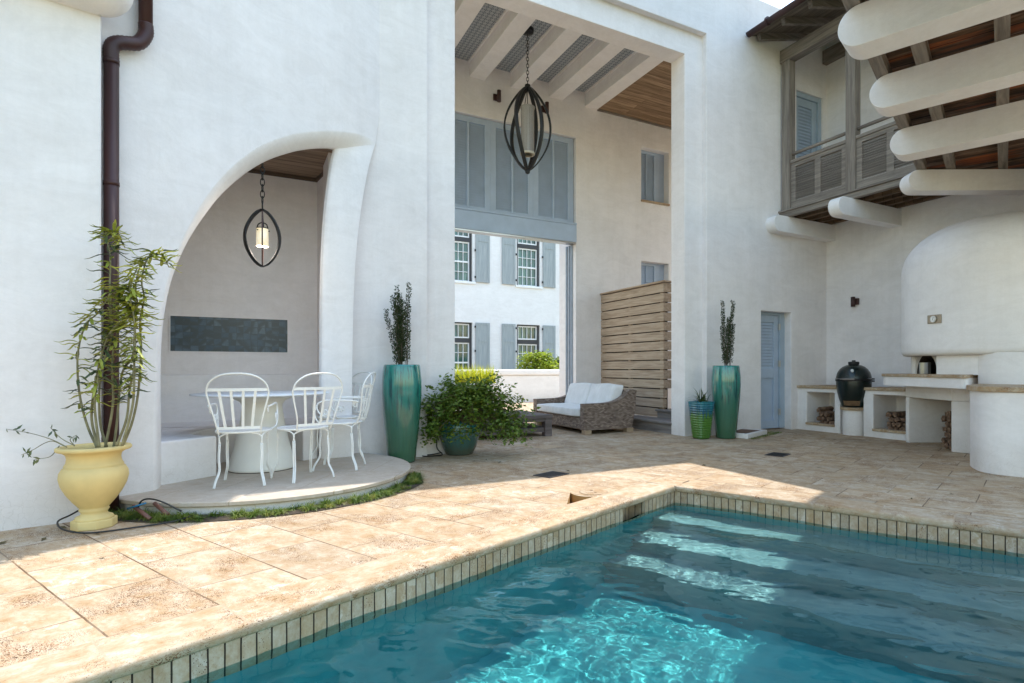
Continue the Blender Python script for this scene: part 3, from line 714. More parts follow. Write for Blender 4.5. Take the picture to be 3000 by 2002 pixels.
# upstairs louvred door on the balcony
dr = empty('louvred_door', (6.60, 0, 3.72), parent=house, label='blue louvred door upstairs on the balcony')
m = MB(); m.box(0.0, 0.62, 0.10, 0.14, 0.02, 2.2); m.build('door_leaf', M_BLUE2, dr)
m = MB()
m.box(0, 0.13, 0.07, 0.10, 0.02, 2.2); m.box(0.49, 0.62, 0.07, 0.10, 0.02, 2.2); m.box(0.13, 0.49, 0.071, 0.10, 2.06, 2.2); m.box(0.13, 0.49, 0.071, 0.10, 0.02, 0.2)
m.build('door_rail', M_BLUE2, dr, bevel=0.004)
louver(dr, 0.13, 0.49, 0.2, 2.06, 0.095, 0.06, M_BLUE, depth=0.05)
m = MB(); m.box(0.62, 0.70, 0.03, 0.14, 0, 2.28); m.box(-0.0, 0.62, 0.035, 0.14, 2.2, 2.28); m.build('door_frame', M_BLUE2, dr, bevel=0.004)
m = MB(); m.box(0.545, 0.60, 0.02, 0.07, 0.95, 1.25); m.build('handle', M_IRON, dr)
for z in (0.5, 1.7): m = MB(); m.box(0.0, 0.025, 0.05, 0.07, z, z+0.12); m.build('hinge', M_IRON, dr)

# timber stair and slatted screen
m = MB()
m.box(4.15, 4.75, 0.42, BT, 0.0, 0.155); stair = m.build('timber_stair', M_STEP, house)
m = MB(); m.box(4.11, 4.56, 0.415, 1.9, 0.155, 0.19); m.build('tread', M_STEP, stair, bevel=0.004)
m = MB(); m.box(4.11, 4.42, 1.9, BT, 0.155, 0.188); m.build('tread', M_STEP, stair, bevel=0.004)
for k in range(2, 11):
    x = 4.15+0.30*(k-1)+0.08
    m = MB(); m.box(x, x+0.32, 0.43, 1.30 if k == 2 else 1.20, 0.17*(k-1), 0.17*k-0.033); r_ = m.build('riser', M_STEP, stair)
    m = MB(); m.box(x-0.035, x+0.33, 0.432, (1.32 if k == 2 else 1.22), 0.17*k-0.033, 0.17*k); m.build('tread', M_STEP, stair, bevel=0.004)
scr = empty('slatted_screen', (4.55, 1.15, 0), parent=house)
PL = 14; pit = (2.60-0.20)/PL
m = MB()
for k in range(PL):
    z = 0.20+pit*k
    y0 = 0.0 if k > 2 else (0.0, 0.02, 0.01)[k]
    m.box(0, 0.035, y0+(0.16 if k == 0 else 0), 2.06, z, z+pit-0.019)
    m.box(0.035, 0.19 if k > 2 else 0.09, y0+(0.16 if k == 0 else 0), y0+(0.16 if k == 0 else 0)+0.03, z, z+pit-0.019)
m.build('slat_panel', M_SCREEN, scr, bevel=0.003)
m = MB(); m.box(0.10, 0.125, 0.04, 2.05, 0.19, 2.55); m.build('slat_backing', simple('dark slat backing', (0.045, 0.035, 0.03), 0.9), scr)  # dark sheet added so the slat gaps look shaded
for y in (0.06, 1.04, 1.98): m = MB(); m.box(0.037, 0.09, y, y+0.08, 0.18, 2.57); m.build('post', M_SCREEN, scr)
m = MB(); m.box(-0.03, 0.22, -0.03, 2.07, 2.60, 2.63); m.build('cap_board', M_SCREEN, scr, bevel=0.004)
m = MB()
for z in (2.05, 1.75): m.tube([(0.45, 0.10, z), (0.30, 0.08, z-0.04), (0.26, 0.10, z-0.12)], 0.012)
m.build('hand_rail', M_STEEL, scr)
# ------------------------------------------------------------------ balcony and beams on the right (house space)
GX = 7.403
def corbel(tip, d, length, w=0.2, z0=3.385, h=0.275, name='corbel_beam'):
    """white beam with a bullnose end; tip = (x, y) of the rounded end, d = direction pointing away from it"""
    m = MB(); dx, dy = d; L = math.hypot(dx, dy); dx /= L; dy /= L; nx, ny = -dy, dx; r = h/2
    prof = [(r-r*math.cos(R(a)), r+r*math.sin(R(a))) for a in range(-90, 91, 10)]
    prof = [(p[0], z0+p[1]) for p in prof]+[(length, z0+h), (length, z0)]
    n = len(prof); vs = []
    for sgn in (-0.5, 0.5):
        for a, z in prof: vs.append((tip[0]+dx*a+nx*w*sgn, tip[1]+dy*a+ny*w*sgn, z))
    m.add(vs, [(k, (k+1) % n, n+(k+1) % n, n+k) for k in range(n)]+[tuple(range(n)), tuple(range(2*n-1, n-1, -1))])
    return m.build(name, M_WALL2, house, bevel=0.006, seg=2)
corbel((GX-1.58, -0.09), (1, 0), 1.62, 0.19)
corbel((GX-1.58, -1.29), (1, 0), 1.62, 0.19)
b4 = hl(4.50, 7.62); corbel(b4, (hw(5.5, 7.60)[0]-b4[0], hw(5.5, 7.60)[1]-b4[1]), 2.6, 0.22)
dv = hw(*(Vector((2, 4, 0))+Vector((math.sin(R(130.5)), math.cos(R(130.5)), 0))).xy); d0 = hw(2, 4); DV = (dv[0]-d0[0], dv[1]-d0[1])
TIPS = [(3.66, 6.42), (2.83, 5.28), (2.08, 4.30), (1.36, 3.34)]
for k, t in enumerate(TIPS): corbel(hl(*t), DV, 2.05, 0.25, z0=3.375, h=0.295)

balc = empty('timber_balcony', (GX-1.25, 0, 3.66), parent=house)
def bb(m, x0, x1, y0, y1, z0, z1): return m.box(x0, x1, y0, y1, z0, z1)
CORN = -2.30          # where the straight run ends and the gallery turns
m = MB(); bb(m, 0, 0.09, CORN-0.1, 0.0, 0.0, 0.09); m.box(-0.03, 0.10, CORN-0.12, 0.0, 0.09, 0.12); m.build('edge_beam', M_GWOOD_Y, balc, bevel=0.004)
for x in (0.26, 0.52, 0.80, 1.06):
    m = MB(); bb(m, x, x+0.08, CORN-0.2-x*0.3, 0.0, -0.005, 0.10); m.build('joist', M_DARKW, balc)
m = MB(); bb(m, 0.03, 1.25, CORN-0.2, 0, 0.105, 0.135); m.build('deck_boards', M_DARKW, balc)
# posts
for y0 in (-0.20, -1.40):
    m = MB(); bb(m, 0.02, 0.17, y0, y0+0.16, 0.12, 2.68); m.build('post', M_GWOOD_Z, balc, bevel=0.012)
def rail_panel(y0, y1):
    p = empty('railing_panel', (0.06, y0, 0.13), parent=balc); Wd_ = y1-y0; H_ = 0.82
    m = MB()
    m.box(0, 0.05, 0, Wd_, 0, 0.13); m.box(-0.02, 0.07, 0, Wd_, H_-0.05, H_); m.box(0, 0.05, 0, Wd_, H_-0.12, H_-0.05)
    for y in (0, Wd_/2-0.055, Wd_-0.09): m.box(-0.002, 0.052, y, y+(0.09 if y != Wd_/2-0.055 else 0.11), 0.0, H_-0.05)
    m.build('panel_frame', M_GWOOD_Y, p, bevel=0.004)
    for ya, yb in ((0.09, Wd_/2-0.055), (Wd_/2+0.055, Wd_-0.09)):
        m = MB(); n = 15; z0, z1 = 0.14, H_-0.12
        for i in range(n):
            zc = z0+(z1-z0)*(i+0.5)/n
            P_ = [(0.0, zc-0.028), (0.04, zc+0.016), (0.04, zc+0.024), (0.0, zc-0.020)]
            vs = [(a, y, b) for y in (ya, yb) for a, b in P_]
            m.add(vs, [(0, 1, 2, 3), (7, 6, 5, 4), (0, 4, 5, 1), (1, 5, 6, 2), (2, 6, 7, 3), (3, 7, 4, 0)])
        m.build('louvre_slats', M_GWOOD_Y, p)
    return p
rail_panel(-1.24, -0.20); rail_panel(CORN-0.15, -1.40)
m = MB(); m.tube([(0.10, -1.24, 1.07), (0.10, -0.20, 1.07)], 0.028, 10); m.build('handrail', M_GWOOD_Y, balc)
m = MB(); m.tube([(0.10, CORN-0.3, 1.07), (0.10, -1.40, 1.07)], 0.028, 10); m.build('handrail', M_GWOOD_Y, balc)

# gallery continuing above the big beams, parallel to the pool
E_ = hw(*(Vector((2, 4, 0))+Vector((math.sin(R(37.4)), math.cos(R(37.4)), 0))).xy); DE = (E_[0]-d0[0], E_[1]-d0[1])
T0 = Vector((*hl(*TIPS[0]), 0)); DEv = Vector((*DE, 0)); DVv = Vector((*DV, 0))
GR = math.atan2(DE[1], DE[0])
gal = empty('gallery_deck', (T0.x, T0.y, 0), GR, parent=house)
# in the gallery's own space x runs along the pool side, -y away from the pool
for k, (off, x1) in enumerate(((0.13, 1.60), (0.44, 1.75), (0.98, 2.2), (1.45, 2.9), (1.9, 3.6))):
    m = MB(); m.box(-4.1, x1, -off-0.05, -off+0.05, 3.668, 3.785); m.build('joist', M_GWOOD_X, gal)
def rust_boards():
    m, nt, b = mat('stained roof boards'); tc = nt.nodes.new('ShaderNodeTexCoord')
    mp = nt.nodes.new('ShaderNodeMapping'); mp.inputs['Rotation'].default_value = (0, 0, R(90))
    nt.links.new(tc.outputs['Object'], mp.inputs[0])
    st = nt.nodes.new('ShaderNodeMapping'); st.inputs['Scale'].default_value = (1.2, 9, 1); nt.links.new(mp.outputs[0], st.inputs[0])
    g = noi(nt, st.outputs[0], 1.4, 7, 0.7, 0.8)
    c = ramp(nt, [(0.32, (0.035, 0.02, 0.013)), (0.5, (0.14, 0.075, 0.04)), (0.66, (0.30, 0.20, 0.14))], g).outputs[0]
    o2 = noi(nt, st.outputs[0], 0.55, 3, 0.5, 0.3)
    c = mixc(nt, ramp(nt, [(0.54, (0, 0, 0)), (0.62, (1, 1, 1))], o2).outputs[0], c, (0.42, 0.12, 0.035))
    br = nt.nodes.new('ShaderNodeTexBrick'); br.inputs['Scale'].default_value = 1; br.inputs['Brick Width'].default_value = 4; br.inputs['Row Height'].default_value = 0.17
    br.inputs['Mortar Size'].default_value = 0.006; br.inputs['Color1'].default_value = (0.7, 0.7, 0.7, 1); br.inputs['Color2'].default_value = (1.15, 1.1, 1.05, 1); br.inputs['Mortar'].default_value = (0.1, 0.1, 0.1, 1)
    nt.links.new(mp.outputs[0], br.inputs['Vector']); c = mixc(nt, 1.0, c, br.outputs['Color'], 'MULTIPLY')
    nt.links.new(c, b.inputs['Base Color']); b.inputs['Roughness'].default_value = 0.85; return m
m = MB(); m.prism([(-4.1, -0.10), (-4.1, -2.9), (5.2, -2.9), (2.0, -0.10)], 3.79, 3.82); m.build('deck_boards', rust_boards(), gal)

# roof over the gallery
roof = empty('gallery_roof', (0, 0, 0), parent=house)
ex = GX-1.96; EC = Vector((5.44, -1.95, 0)); ES = EC-DEv*4.6
zg, zw = 6.62, 7.18
m = MB()
inn = Vector((GX, -2.9, 0)); inS = ES+DVv*2.3
A4 = [(ex, 0.0, zg), (GX, 0.0, zw), (GX, -2.9, zw), (EC.x, EC.y, zg)]
m.add([(x, y, z) for x, y, z in A4]+[(x, y, z+0.05) for x, y, z in A4], [(0, 1, 2, 3), (4, 5, 6, 7), (0, 1, 5, 4), (1, 2, 6, 5), (2, 3, 7, 6), (3, 0, 4, 7)])
i2 = EC+DVv*2.3
B4 = [(EC.x, EC.y, zg), (i2.x, i2.y, zw+0.05), (inS.x, inS.y, zw+0.05), (ES.x, ES.y, zg)]
m.add([(x, y, z) for x, y, z in B4]+[(x, y, z+0.05) for x, y, z in B4], [(0, 1, 2, 3), (4, 5, 6, 7), (0, 1, 5, 4), (1, 2, 6, 5), (2, 3, 7, 6), (3, 0, 4, 7)])
m.add([(EC.x, EC.y, zg), (GX, -2.9, zw), (i2.x, i2.y, zw+0.05), (i2.x, i2.y, zw+0.1), (GX, -2.9, zw+0.05)], [(0, 1, 2), (0, 4, 3)])
m.build('roof_boards', wood('roof soffit boards', [(0.10, 0.085, 0.07), (0.18, 0.155, 0.13), (0.27, 0.235, 0.2)], axis=1, plank=(0.13, 3, 'y')), roof)
def rz(x): return zg+(zw-zg)*(x-ex)/(GX-ex)
for k in range(6):
    y = -0.07-0.50*k; x0, x1 = ex+0.14, GX-0.002
    if y < -2.0: x0 += 0.3
    m = MB(); m.bar((x0, y, rz(x0)-0.052), (x1, y, rz(x1)-0.052), 0.075, 0.10, up=(0, 0, 1)); m.build('rafter', M_GWOOD_X, roof)
m = MB(); m.box(GX-1.24, GX-1.06, -2.7, -0.005, 6.34, 6.56); m.build('eave_beam', M_GWOOD_Y, roof, bevel=0.006)
m = MB(); m.box(GX-0.12, GX-0.004, -3.2, -0.005, 6.62, 6.86); m.build('wall_plate', M_GWOOD_Y, roof, bevel=0.006)
m = MB(); r_ = 0.062; c0 = (ex-0.02, 0.0)
def gut(a, b):
    a, b = Vector(a), Vector(b); d = (b-a).normalized(); u = d.cross(Vector((0, 0, 1))).normalized(); n = 9
    vs = []
    for p in (a, b):
        for k in range(n): an = R(180+180*k/(n-1)); vs.append(p+u*math.cos(an)*r_+Vector((0, 0, 1))*math.sin(an)*r_)
    m.add(vs, [(k, k+1, n+k+1, n+k) for k in range(n-1)]+[tuple(range(n)), tuple(range(2*n-1, n-1, -1))], True)
gut((ex-0.06, -0.03, zg+0.01), (EC.x-0.06, EC.y, zg+0.01)); gut((EC.x-0.06, EC.y, zg+0.01), (ES.x-0.06, ES.y, zg+0.01))
for y in (-0.42, -1.5): m.tube([(ex-0.06, y, zg+0.008), (ex-0.06, y-0.03, zg+0.008)], 0.068, 16)
g_o = m.build('gutter', M_COPPER, roof)

# downspout at the left
m = MB()
q0 = Vector((*hl(-3.338, 4.262), 0)); q1 = Vector((*hl(-3.235, 4.47), 0))
pts = [(q0.x, q0.y, 0.02), (q0.x, q0.y, 3.36)]
m.tube(pts, 0.047, 20)
el = catmull([(q0.x, q0.y, 3.34), (q0.x, q0.y, 3.44), tuple(q0.lerp(q1, 0.2)[:2])+(3.50,), tuple(q0.lerp(q1, 0.75)[:2])+(3.56,), (q1.x, q1.y, 3.66), (q1.x, q1.y, 3.74)], 10)
m.tube(el, [0.051 if i % 2 else 0.0465 for i in range(len(el))], 20)
m.tube([(q1.x, q1.y, 3.72), (q1.x, q1.y, 7.0)], 0.046, 20)
for z in (2.42, 3.32): m.tube([(q0.x, q0.y, z), (q0.x, q0.y, z+0.03)], 0.050, 20)
m.build('downspout', M_COPPER, house)

# small fixtures on walls
def fixture(x, y, z, face, name='wall_light'):
    """face: 'y' on a wall facing -y, 'x' on a wall facing -x"""
    f = empty(name, (x, y, z), 0 if face == 'y' else R(90), parent=house)
    if face == 'x': f.rotation_euler = (0, 0, R(-90))
    m = MB(); m.box(-0.055, 0.055, -0.03, 0.001, -0.06, 0.06); m.build('back_plate', M_BROWNMET, f, bevel=0.004)
    m = MB(); m.tube([(0.03, -0.09, -0.10), (0.03, -0.09, 0.11)], 0.038, 16, True); m.build('lamp_tube', M_BROWNMET, f)
    m = MB(); m.box(0.0, 0.05, -0.07, -0.02, -0.02, 0.02); m.build('arm', M_BROWNMET, f)
fixture(2.20, BT, 6.17, 'y'); fixture(3.21, BT, 6.17, 'y')
fx = empty('wall_light', (GX, -0.60, 2.23), parent=house)
m = MB(); m.box(-0.035, 0.001, -0.05, 0.05, -0.05, 0.06); m.build('back_plate', M_BROWNMET, fx, bevel=0.004)
m = MB(); m.tube([(-0.075, 0.02, -0.085), (-0.075, 0.02, 0.085)], 0.036, 16); m.build('lamp_tube', M_BROWNMET, fx)

# ------------------------------------------------------------------ terrace wall and the house over the street
terr = empty('terrace_wall', HO+HB*9.65, HR, 'low white parapet wall with rounded coping closing the terrace beyond the loggia', 'wall')
m = MB(); m.box(-16, 16, 0, 0.4, 0, 0.84); m.build('wall_body', M_FAR, terr)
m = MB(); m.box(-16, 16, -0.04, 0.44, 0.845, 1.035); m.build('wall_cap', M_FAR, terr, bevel=0.05, seg=4)
far = empty('white_townhouse', HO+HB*14.6, HR, 'white townhouse across the street with dark sash windows and grey shutters', 'house')
wins = [(x, x+1.06, z, z+2.35) for x in (1.9, 4.82, 7.78, 10.7) for z in (0.52, 4.47)]
m = MB(); hole_wall(m, -6, 16, -0.1, 8.6, wins, 0, 0.24); m.box(-6, 16, 0.26, 6, -0.1, 8.59); m.build('wall', M_FAR, far)
m = MB(); m.box(-6.2, 16.2, -0.3, 6.2, 8.6, 8.8); m.build('roof', M_FAR, far)
M_DTRIM = simple('charcoal trim', (0.035, 0.036, 0.042), 0.5)
M_SHUT = wood('faded grey shutter', [(0.27, 0.31, 0.33), (0.33, 0.37, 0.385), (0.40, 0.44, 0.45)], axis=2)
M_WTRIM = simple('white trim', (0.8, 0.82, 0.83), 0.5, var=0.02)
def glass_m():
    m, nt, b = mat('window glass'); co = objco(nt, (0.9, 1, 0.5)); f = noi(nt, co, 1.1, 5, 0.65, 1.0)
    c = ramp(nt, [(0.30, (0.01, 0.02, 0.02)), (0.45, (0.05, 0.13, 0.12)), (0.60, (0.16, 0.30, 0.27)), (0.75, (0.30, 0.48, 0.45))], f).outputs[0]  # mottled reflections are put into the pane colour
    nt.links.new(c, b.inputs['Base Color']); b.inputs['Roughness'].default_value = 0.06; b.inputs['Specular IOR Level'].default_value = 0.9
    return m
M_GLASS = glass_m()
for (xa, xb, za, zb) in wins:
    if xa > 10 or xa < 2.5: pass
    w_ = empty('window', (xa, 0.0, za), parent=far); WW, HH = xb-xa, zb-za
    m = MB(); m.box(0, 0.09, 0.10, 0.2, 0, HH); m.box(WW-0.09, WW, 0.10, 0.2, 0, HH); m.box(0.09, WW-0.09, 0.101, 0.2, 1.56, 1.72); m.box(0.09, WW-0.09, 0.101, 0.2, HH-0.05, HH); m.build('frame', M_DTRIM, w_)
    m = MB(); m.box(0.09, WW-0.09, 0.21, 0.22, 0, HH); m.build('glass', M_GLASS, w_)
    m = MB()
    for z0, z1, rows in ((0.0, 1.56, 4), (1.74, HH-0.05, 1)):
        m.box(0.09, 0.13, 0.13, 0.2, z0, z1); m.box(WW-0.13, WW-0.09, 0.13, 0.2, z0, z1); m.box(0.13, WW-0.13, 0.13, 0.2, z0, z0+0.05); m.box(0.13, WW-0.13, 0.13, 0.2, z1-0.05, z1)
        for k in range(1, 4): x = 0.13+(WW-0.26)*k/4; m.box(x-0.01, x+0.01, 0.15, 0.2, z0+0.05, z1-0.05)
        for k in range(1, rows): z = z0+(z1-z0)*k/rows; h = 0.03 if k == rows/2 else 0.01; m.box(0.13, WW-0.13, 0.14 if h > 0.02 else 0.155, 0.2, z-h, z+h)
    m.build('sash', M_WTRIM, w_)
    m = MB(); m.box(-0.06, WW+0.12, -0.06, 0.1, -0.09, 0.0); m.build('sill', M_WTRIM, w_, bevel=0.01)
    for x in (-0.66, WW+0.12):
        s_ = empty('shutter', (x, -0.05, -0.0), parent=far, label=None); s_.location = (xa+x, -0.05, za)
        m = MB(); m.box(0, 0.58, 0, 0.03, 0, HH); 
        for a in ((0, 0.07, 0, HH), (0.51, 0.58, 0, HH), (0.07, 0.51, 0, 0.09), (0.07, 0.51, HH-0.08, HH), (0.07, 0.51, 1.60, 1.68)): m.box(a[0], a[1], -0.015, 0.0, a[2], a[3])
        m.build('board', M_SHUT, s_)
        hx = 0.6 if x < 0 else -0.03
        m = MB()
        for z in (0.15, 1.2, 2.15): m.box(hx-0.02, hx+0.03, -0.03, 0.01, z, z+0.08)
        m.build('hinge', M_IRON, s_)
# ------------------------------------------------------------------ dining platform, ground cover
PX, PY, PRAD = -2.75, 5.44, 1.27
plat = empty('dining_platform', (PX, PY, 0), 0, 'round raised travertine platform carrying the dining table and white chairs', 'platform')
m = MB(); m.lathe([(0, 0.062), (PRAD-0.008, 0.062), (PRAD, 0.070), (PRAD, 0.094), (PRAD-0.012, 0.1), (0, 0.1)], n=160, smooth=False)
m.build('paving_top', M_PLATF, plat)
m = MB(); m.lathe([(PRAD-0.035, -0.02), (PRAD-0.035, 0.062)], n=160); m.build('platform_base', M_WALL2, plat)

def leafmat(name, c0, c1, c2, trans=0.35, scale=40, rough=0.5):
    m, nt, b = mat(name); tc = nt.nodes.new('ShaderNodeTexCoord')
    f = noi(nt, tc.outputs['Object'], scale, 2)
    r = ramp(nt, [(0.3, c0), (0.5, c1), (0.7, c2)], f); nt.links.new(r.outputs[0], b.inputs['Base Color'])
    b.inputs['Roughness'].default_value = rough
    t = nt.nodes.new('ShaderNodeBsdfTranslucent'); nt.links.new(r.outputs[0], t.inputs[0])
    mx = nt.nodes.new('ShaderNodeMixShader'); mx.inputs[0].default_value = trans
    out = nt.nodes['Material Output']; nt.links.new(b.outputs[0], mx.inputs[1]); nt.links.new(t.outputs[0], mx.inputs[2]); nt.links.new(mx.outputs[0], out.inputs[0])
    return m
M_GRASS = leafmat('mondo grass', (0.045, 0.10, 0.012), (0.13, 0.20, 0.025), (0.34, 0.33, 0.07), scale=9)
M_SOIL = simple('dark soil', (0.05, 0.035, 0.022), 0.95, var=0.5, scale=30, bmp=0.5)
rnd = random.Random(3)
def blade(m, base, d, L, w, droop=0.5, segs=3):
    """one curved grass blade"""
    base = Vector(base); d = Vector(d).normalized(); side = d.cross(Vector((0, 0, 1)))
    side = side.normalized() if side.length > 1e-3 else Vector((1, 0, 0))
    pts = []; p = base.copy(); dd = d.copy()
    for i in range(segs+1):
        ww = w*(1-i/segs)**0.7 if i < segs else 0.0004
        pts.append((p-side*ww/2, p+side*ww/2)); p = p+dd*L/segs; dd = (dd+Vector((0, 0, -droop/segs*1.4))).normalized()
    vs = [q for pr in pts for q in pr]
    m.add(vs, [(2*i, 2*i+1, 2*i+3, 2*i+2) for i in range(segs)], False)
def in_band(a, w):  # angle from centre, radial position 0-1
    r0 = PRAD+0.005; r1 = PRAD+0.17
    t = (a-math.radians(228))/(math.radians(377)-math.radians(228))
    r1 = r0+0.17*min(1, 0.4+3*(1-t)) if t > 0.8 else r1
    r = r0+(r1-r0)*w; return PX+r*math.cos(a), PY+r*math.sin(a)
sm = MB(); n = 60; vs = []
for i in range(n+1):
    a = R(226+(378-226)*i/n); r1 = PRAD+0.18 if i < n-8 else PRAD+0.18*(n-i)/8
    vs += [(PX+(PRAD-0.03)*math.cos(a), PY+(PRAD-0.03)*math.sin(a), 0.006), (PX+r1*math.cos(a), PY+r1*math.sin(a), 0.006)]
sm.add(vs, [(2*i, 2*i+1, 2*i+3, 2*i+2) for i in range(n)]); sm.build('soil_bed', M_SOIL, kind='structure')
gm = MB()
for k in range(215):
    a = R(rnd.uniform(229, 376)); w = rnd.random()*0.9; x, y = in_band(a, w); hh = rnd.uniform(0.7, 1.25)
    for j in range(34):
        th = rnd.uniform(0, 2*math.pi); e_ = rnd.uniform(0.15, 1.5)
        blade(gm, (x+rnd.gauss(0, 0.006), y+rnd.gauss(0, 0.006), 0.0), (math.cos(th)*e_, math.sin(th)*e_, 1), rnd.uniform(0.055, 0.10)*hh, rnd.uniform(0.004, 0.0075), 1.5, 3)
tag(gm.build('ground_cover', M_GRASS, recalc=False), 'clumps of short mondo grass edging the round platform', 'grass', kind='stuff')

# ------------------------------------------------------------------ dining table and chairs
tb = empty('dining_table', (-2.92, 5.6, 0.1), 0, 'white round pedestal dining table on the raised platform', 'table'); tb.scale = (0.885, 0.885, 1)
M_CONC = simple('off white cast stone', (0.80, 0.785, 0.73), 0.6, var=0.04, scale=6, bmp=0.05)
M_TOP = simple('white table top', (0.80, 0.82, 0.84), 0.35, var=0.02)
m = MB(); m.lathe([(0, 0.005), (0.325, 0.005), (0.333, 0.012), (0.333, 0.03), (0.30, 0.13), (0.255, 0.30), (0.215, 0.48), (0.198, 0.58), (0.20, 0.62), (0.225, 0.655), (0.29, 0.685), (0.38, 0.70)], n=64)
m.build('pedestal', M_CONC, tb)
m = MB(); m.lathe([(0.0, 0.0), (0.325, 0.0), (0.325, 0.006)], n=48); m.build('foot_ring', M_IRON, tb)
m = MB(); m.lathe([(0.34, 0.70), (0.60, 0.713), (0.675, 0.722), (0.678, 0.728), (0.672, 0.733), (0, 0.733)], n=90); m.build('tabletop', M_TOP, tb)

def perforated():
    m, nt, b = mat('white perforated metal'); tc = nt.nodes.new('ShaderNodeTexCoord')
    sc = nt.nodes.new('ShaderNodeMapping'); sc.inputs['Scale'].default_value = (62, 62, 62); sc.inputs['Rotation'].default_value = (0, 0, R(45)); nt.links.new(tc.outputs['Object'], sc.inputs[0])
    v = N(nt, 'ShaderNodeTexVoronoi', Scale=1.0, Randomness=0.0); v.voronoi_dimensions = '2D'; nt.links.new(sc.outputs[0], v.inputs['Vector'])
    lt = N(nt, 'ShaderNodeMath', operation='GREATER_THAN'); lt.inputs[1].default_value = 0.30; nt.links.new(v.outputs['Distance'], lt.inputs[0])
    nt.links.new(lt.outputs[0], b.inputs['Alpha']); b.inputs['Base Color'].default_value = (0.8, 0.81, 0.82, 1); b.inputs['Roughness'].default_value = 0.4
    return m
M_PERF = perforated()
def chair(arms, loc, faz, label, group=None):
    """facing +y in its own space; faz = compass direction it faces"""
    c = empty('garden_chair', loc, -R(faz), label, 'chair', group); c.scale = (0.91, 0.91, 1)
    SZ = 0.455; W_ = M_WPAINT; r0 = 0.0065
    m = MB(); rx, ry = 0.225, 0.215
    m.lathe([(0, SZ), (1, SZ), (1, SZ-0.006)], n=40, sx=rx, sy=ry, smooth=False); m.build('seat', M_PERF, c)
    m = MB(); m.tube([(rx*math.cos(R(a)), ry*math.sin(R(a)), SZ-0.006) for a in range(0, 361, 12)], 0.0085, 8, caps=False); m.build('seat_ring', W_, c)
    for sx in (-1, 1):
        for sy in (-1, 1):
            x0, y0 = sx*0.165, sy*0.150
            m = MB()
            fx, fy = sx*0.195, (sy*0.205 if sy < 0 else 0.215)
            foot = [(x0*1.02, y0*1.02, SZ-0.10), (sx*0.172, sy*0.165, 0.24), (sx*0.168, sy*0.165, 0.14), (fx*0.98, fy*0.98, 0.055), (fx*1.03, fy*1.03, 0.004)]
            cr = catmull(foot, 6)
            for o_ in (-0.0075, 0.0075): m.tube([(p.x+o_*0.7, p.y-o_*sx*sy*0.7, p.z) for p in cr], r0, 7)
            # the two rods spread into the seat ring
            for t_ in (-1, 1):
                ang = math.atan2(y0, x0)+t_*0.42
                m.tube(catmull([(x0*1.02+0.005*t_, y0*1.02, SZ-0.10), (x0*1.03, y0*1.03, SZ-0.05), (0.55*x0+0.45*rx*math.cos(ang), 0.55*y0+0.45*ry*math.sin(ang), SZ-0.022), (rx*math.cos(ang), ry*math.sin(ang), SZ-0.012)], 5), r0, 7)
            m.build('leg', W_, c)
    # back hoop: splays upward and outward, closed by an arch
    yb = lambda z: -0.19-0.10*max(0, (z-SZ))/0.45-0.02
    left = [(-0.165, yb(SZ)+0.03, SZ-0.02), (-0.185, yb(0.55), 0.55), (-0.232, yb(0.72), 0.72), (-0.243, yb(0.79), 0.79), (-0.215, yb(0.86), 0.86), (-0.13, yb(0.915), 0.915), (0, yb(0.93), 0.93)]
    pts = catmull(left+[(-x, y, z) for x, y, z in left[::-1][1:]], 7)
    bk = lambda x: -0.035*(1-(x/0.24)**2)
    pts = [(p.x, p.y+bk(p.x), p.z) for p in pts]
    m = MB(); m.tube(pts, 0.0078, 8); m.build('back_hoop', W_, c)
    def rail(z, hw_, h, nm):
        m = MB(); k = 10; vs = []
        for i in range(k+1):
            x = -hw_+2*hw_*i/k; y = yb(z)+bk(x)
            vs += [(x, y-0.003, z-h/2), (x, y+0.003, z-h/2), (x, y+0.003, z+h/2), (x, y-0.003, z+h/2)]
        m.add(vs, [(4*i+a, 4*i+(a+1) % 4, 4*i+4+(a+1) % 4, 4*i+4+a) for i in range(k) for a in range(4)]); return m.build(nm, W_, c)
    rail(0.80, 0.24, 0.024, 'back_rail'); rail(SZ+0.035, 0.172, 0.022, 'back_rail')
    for t in (-0.6, -0.2, 0.2, 0.6):
        m = MB(); a = (t*0.172, yb(SZ+0.035)+bk(t*0.172)+0.001, SZ+0.03); b_ = (t*0.24, yb(0.8)+bk(t*0.24)+0.001, 0.80)
        m.bar(a, b_, 0.022, 0.005, up=(0, 1, 0.15)); m.build('back_slat', W_, c)
    if arms:
        for sx in (-1, 1):
            def spiral(cx, cz, r, a0, turns, n=22, y=0):
                return [(cx+0, y+(r*(1-0.72*i/n))*math.cos(a0+turns*2*math.pi*i/n), cz+(r*(1-0.72*i/n))*math.sin(a0+turns*2*math.pi*i/n)) for i in range(n+1)]
            m = MB(); X = sx*0.255
            top = [(sx*0.225, -0.235, 0.655), (X, -0.17, 0.668), (X, -0.02, 0.672), (X, 0.10, 0.668), (X, 0.165, 0.63), (X, 0.150, 0.56), (X, 0.09, 0.52)]
            m.tube(catmull(top, 6), 0.008, 7)
            m.tube([(X, a, b) for _, a, b in spiral(0, 0.555, 0.035, R(-60), 1.4, y=0.085)], 0.007, 7)
            m.tube(catmull([(X, 0.165, 0.63), (X, 0.19, 0.55), (sx*0.245, 0.16, 0.47), (sx*0.21, 0.09, SZ-0.008)], 6), 0.008, 7)
            m.tube([(sx*0.228, a, b) for _, a, b in spiral(0, 0.632, 0.028, R(60), -1.3, y=-0.205)], 0.006, 7)
            m.build('armrest', W_, c)
    return c
G_ = 'white metal garden chairs round the dining table'
chair(True, (-2.69, 4.865, 0.1), -19, 'white metal armchair seen from behind, nearest the camera in front of the table', G_)
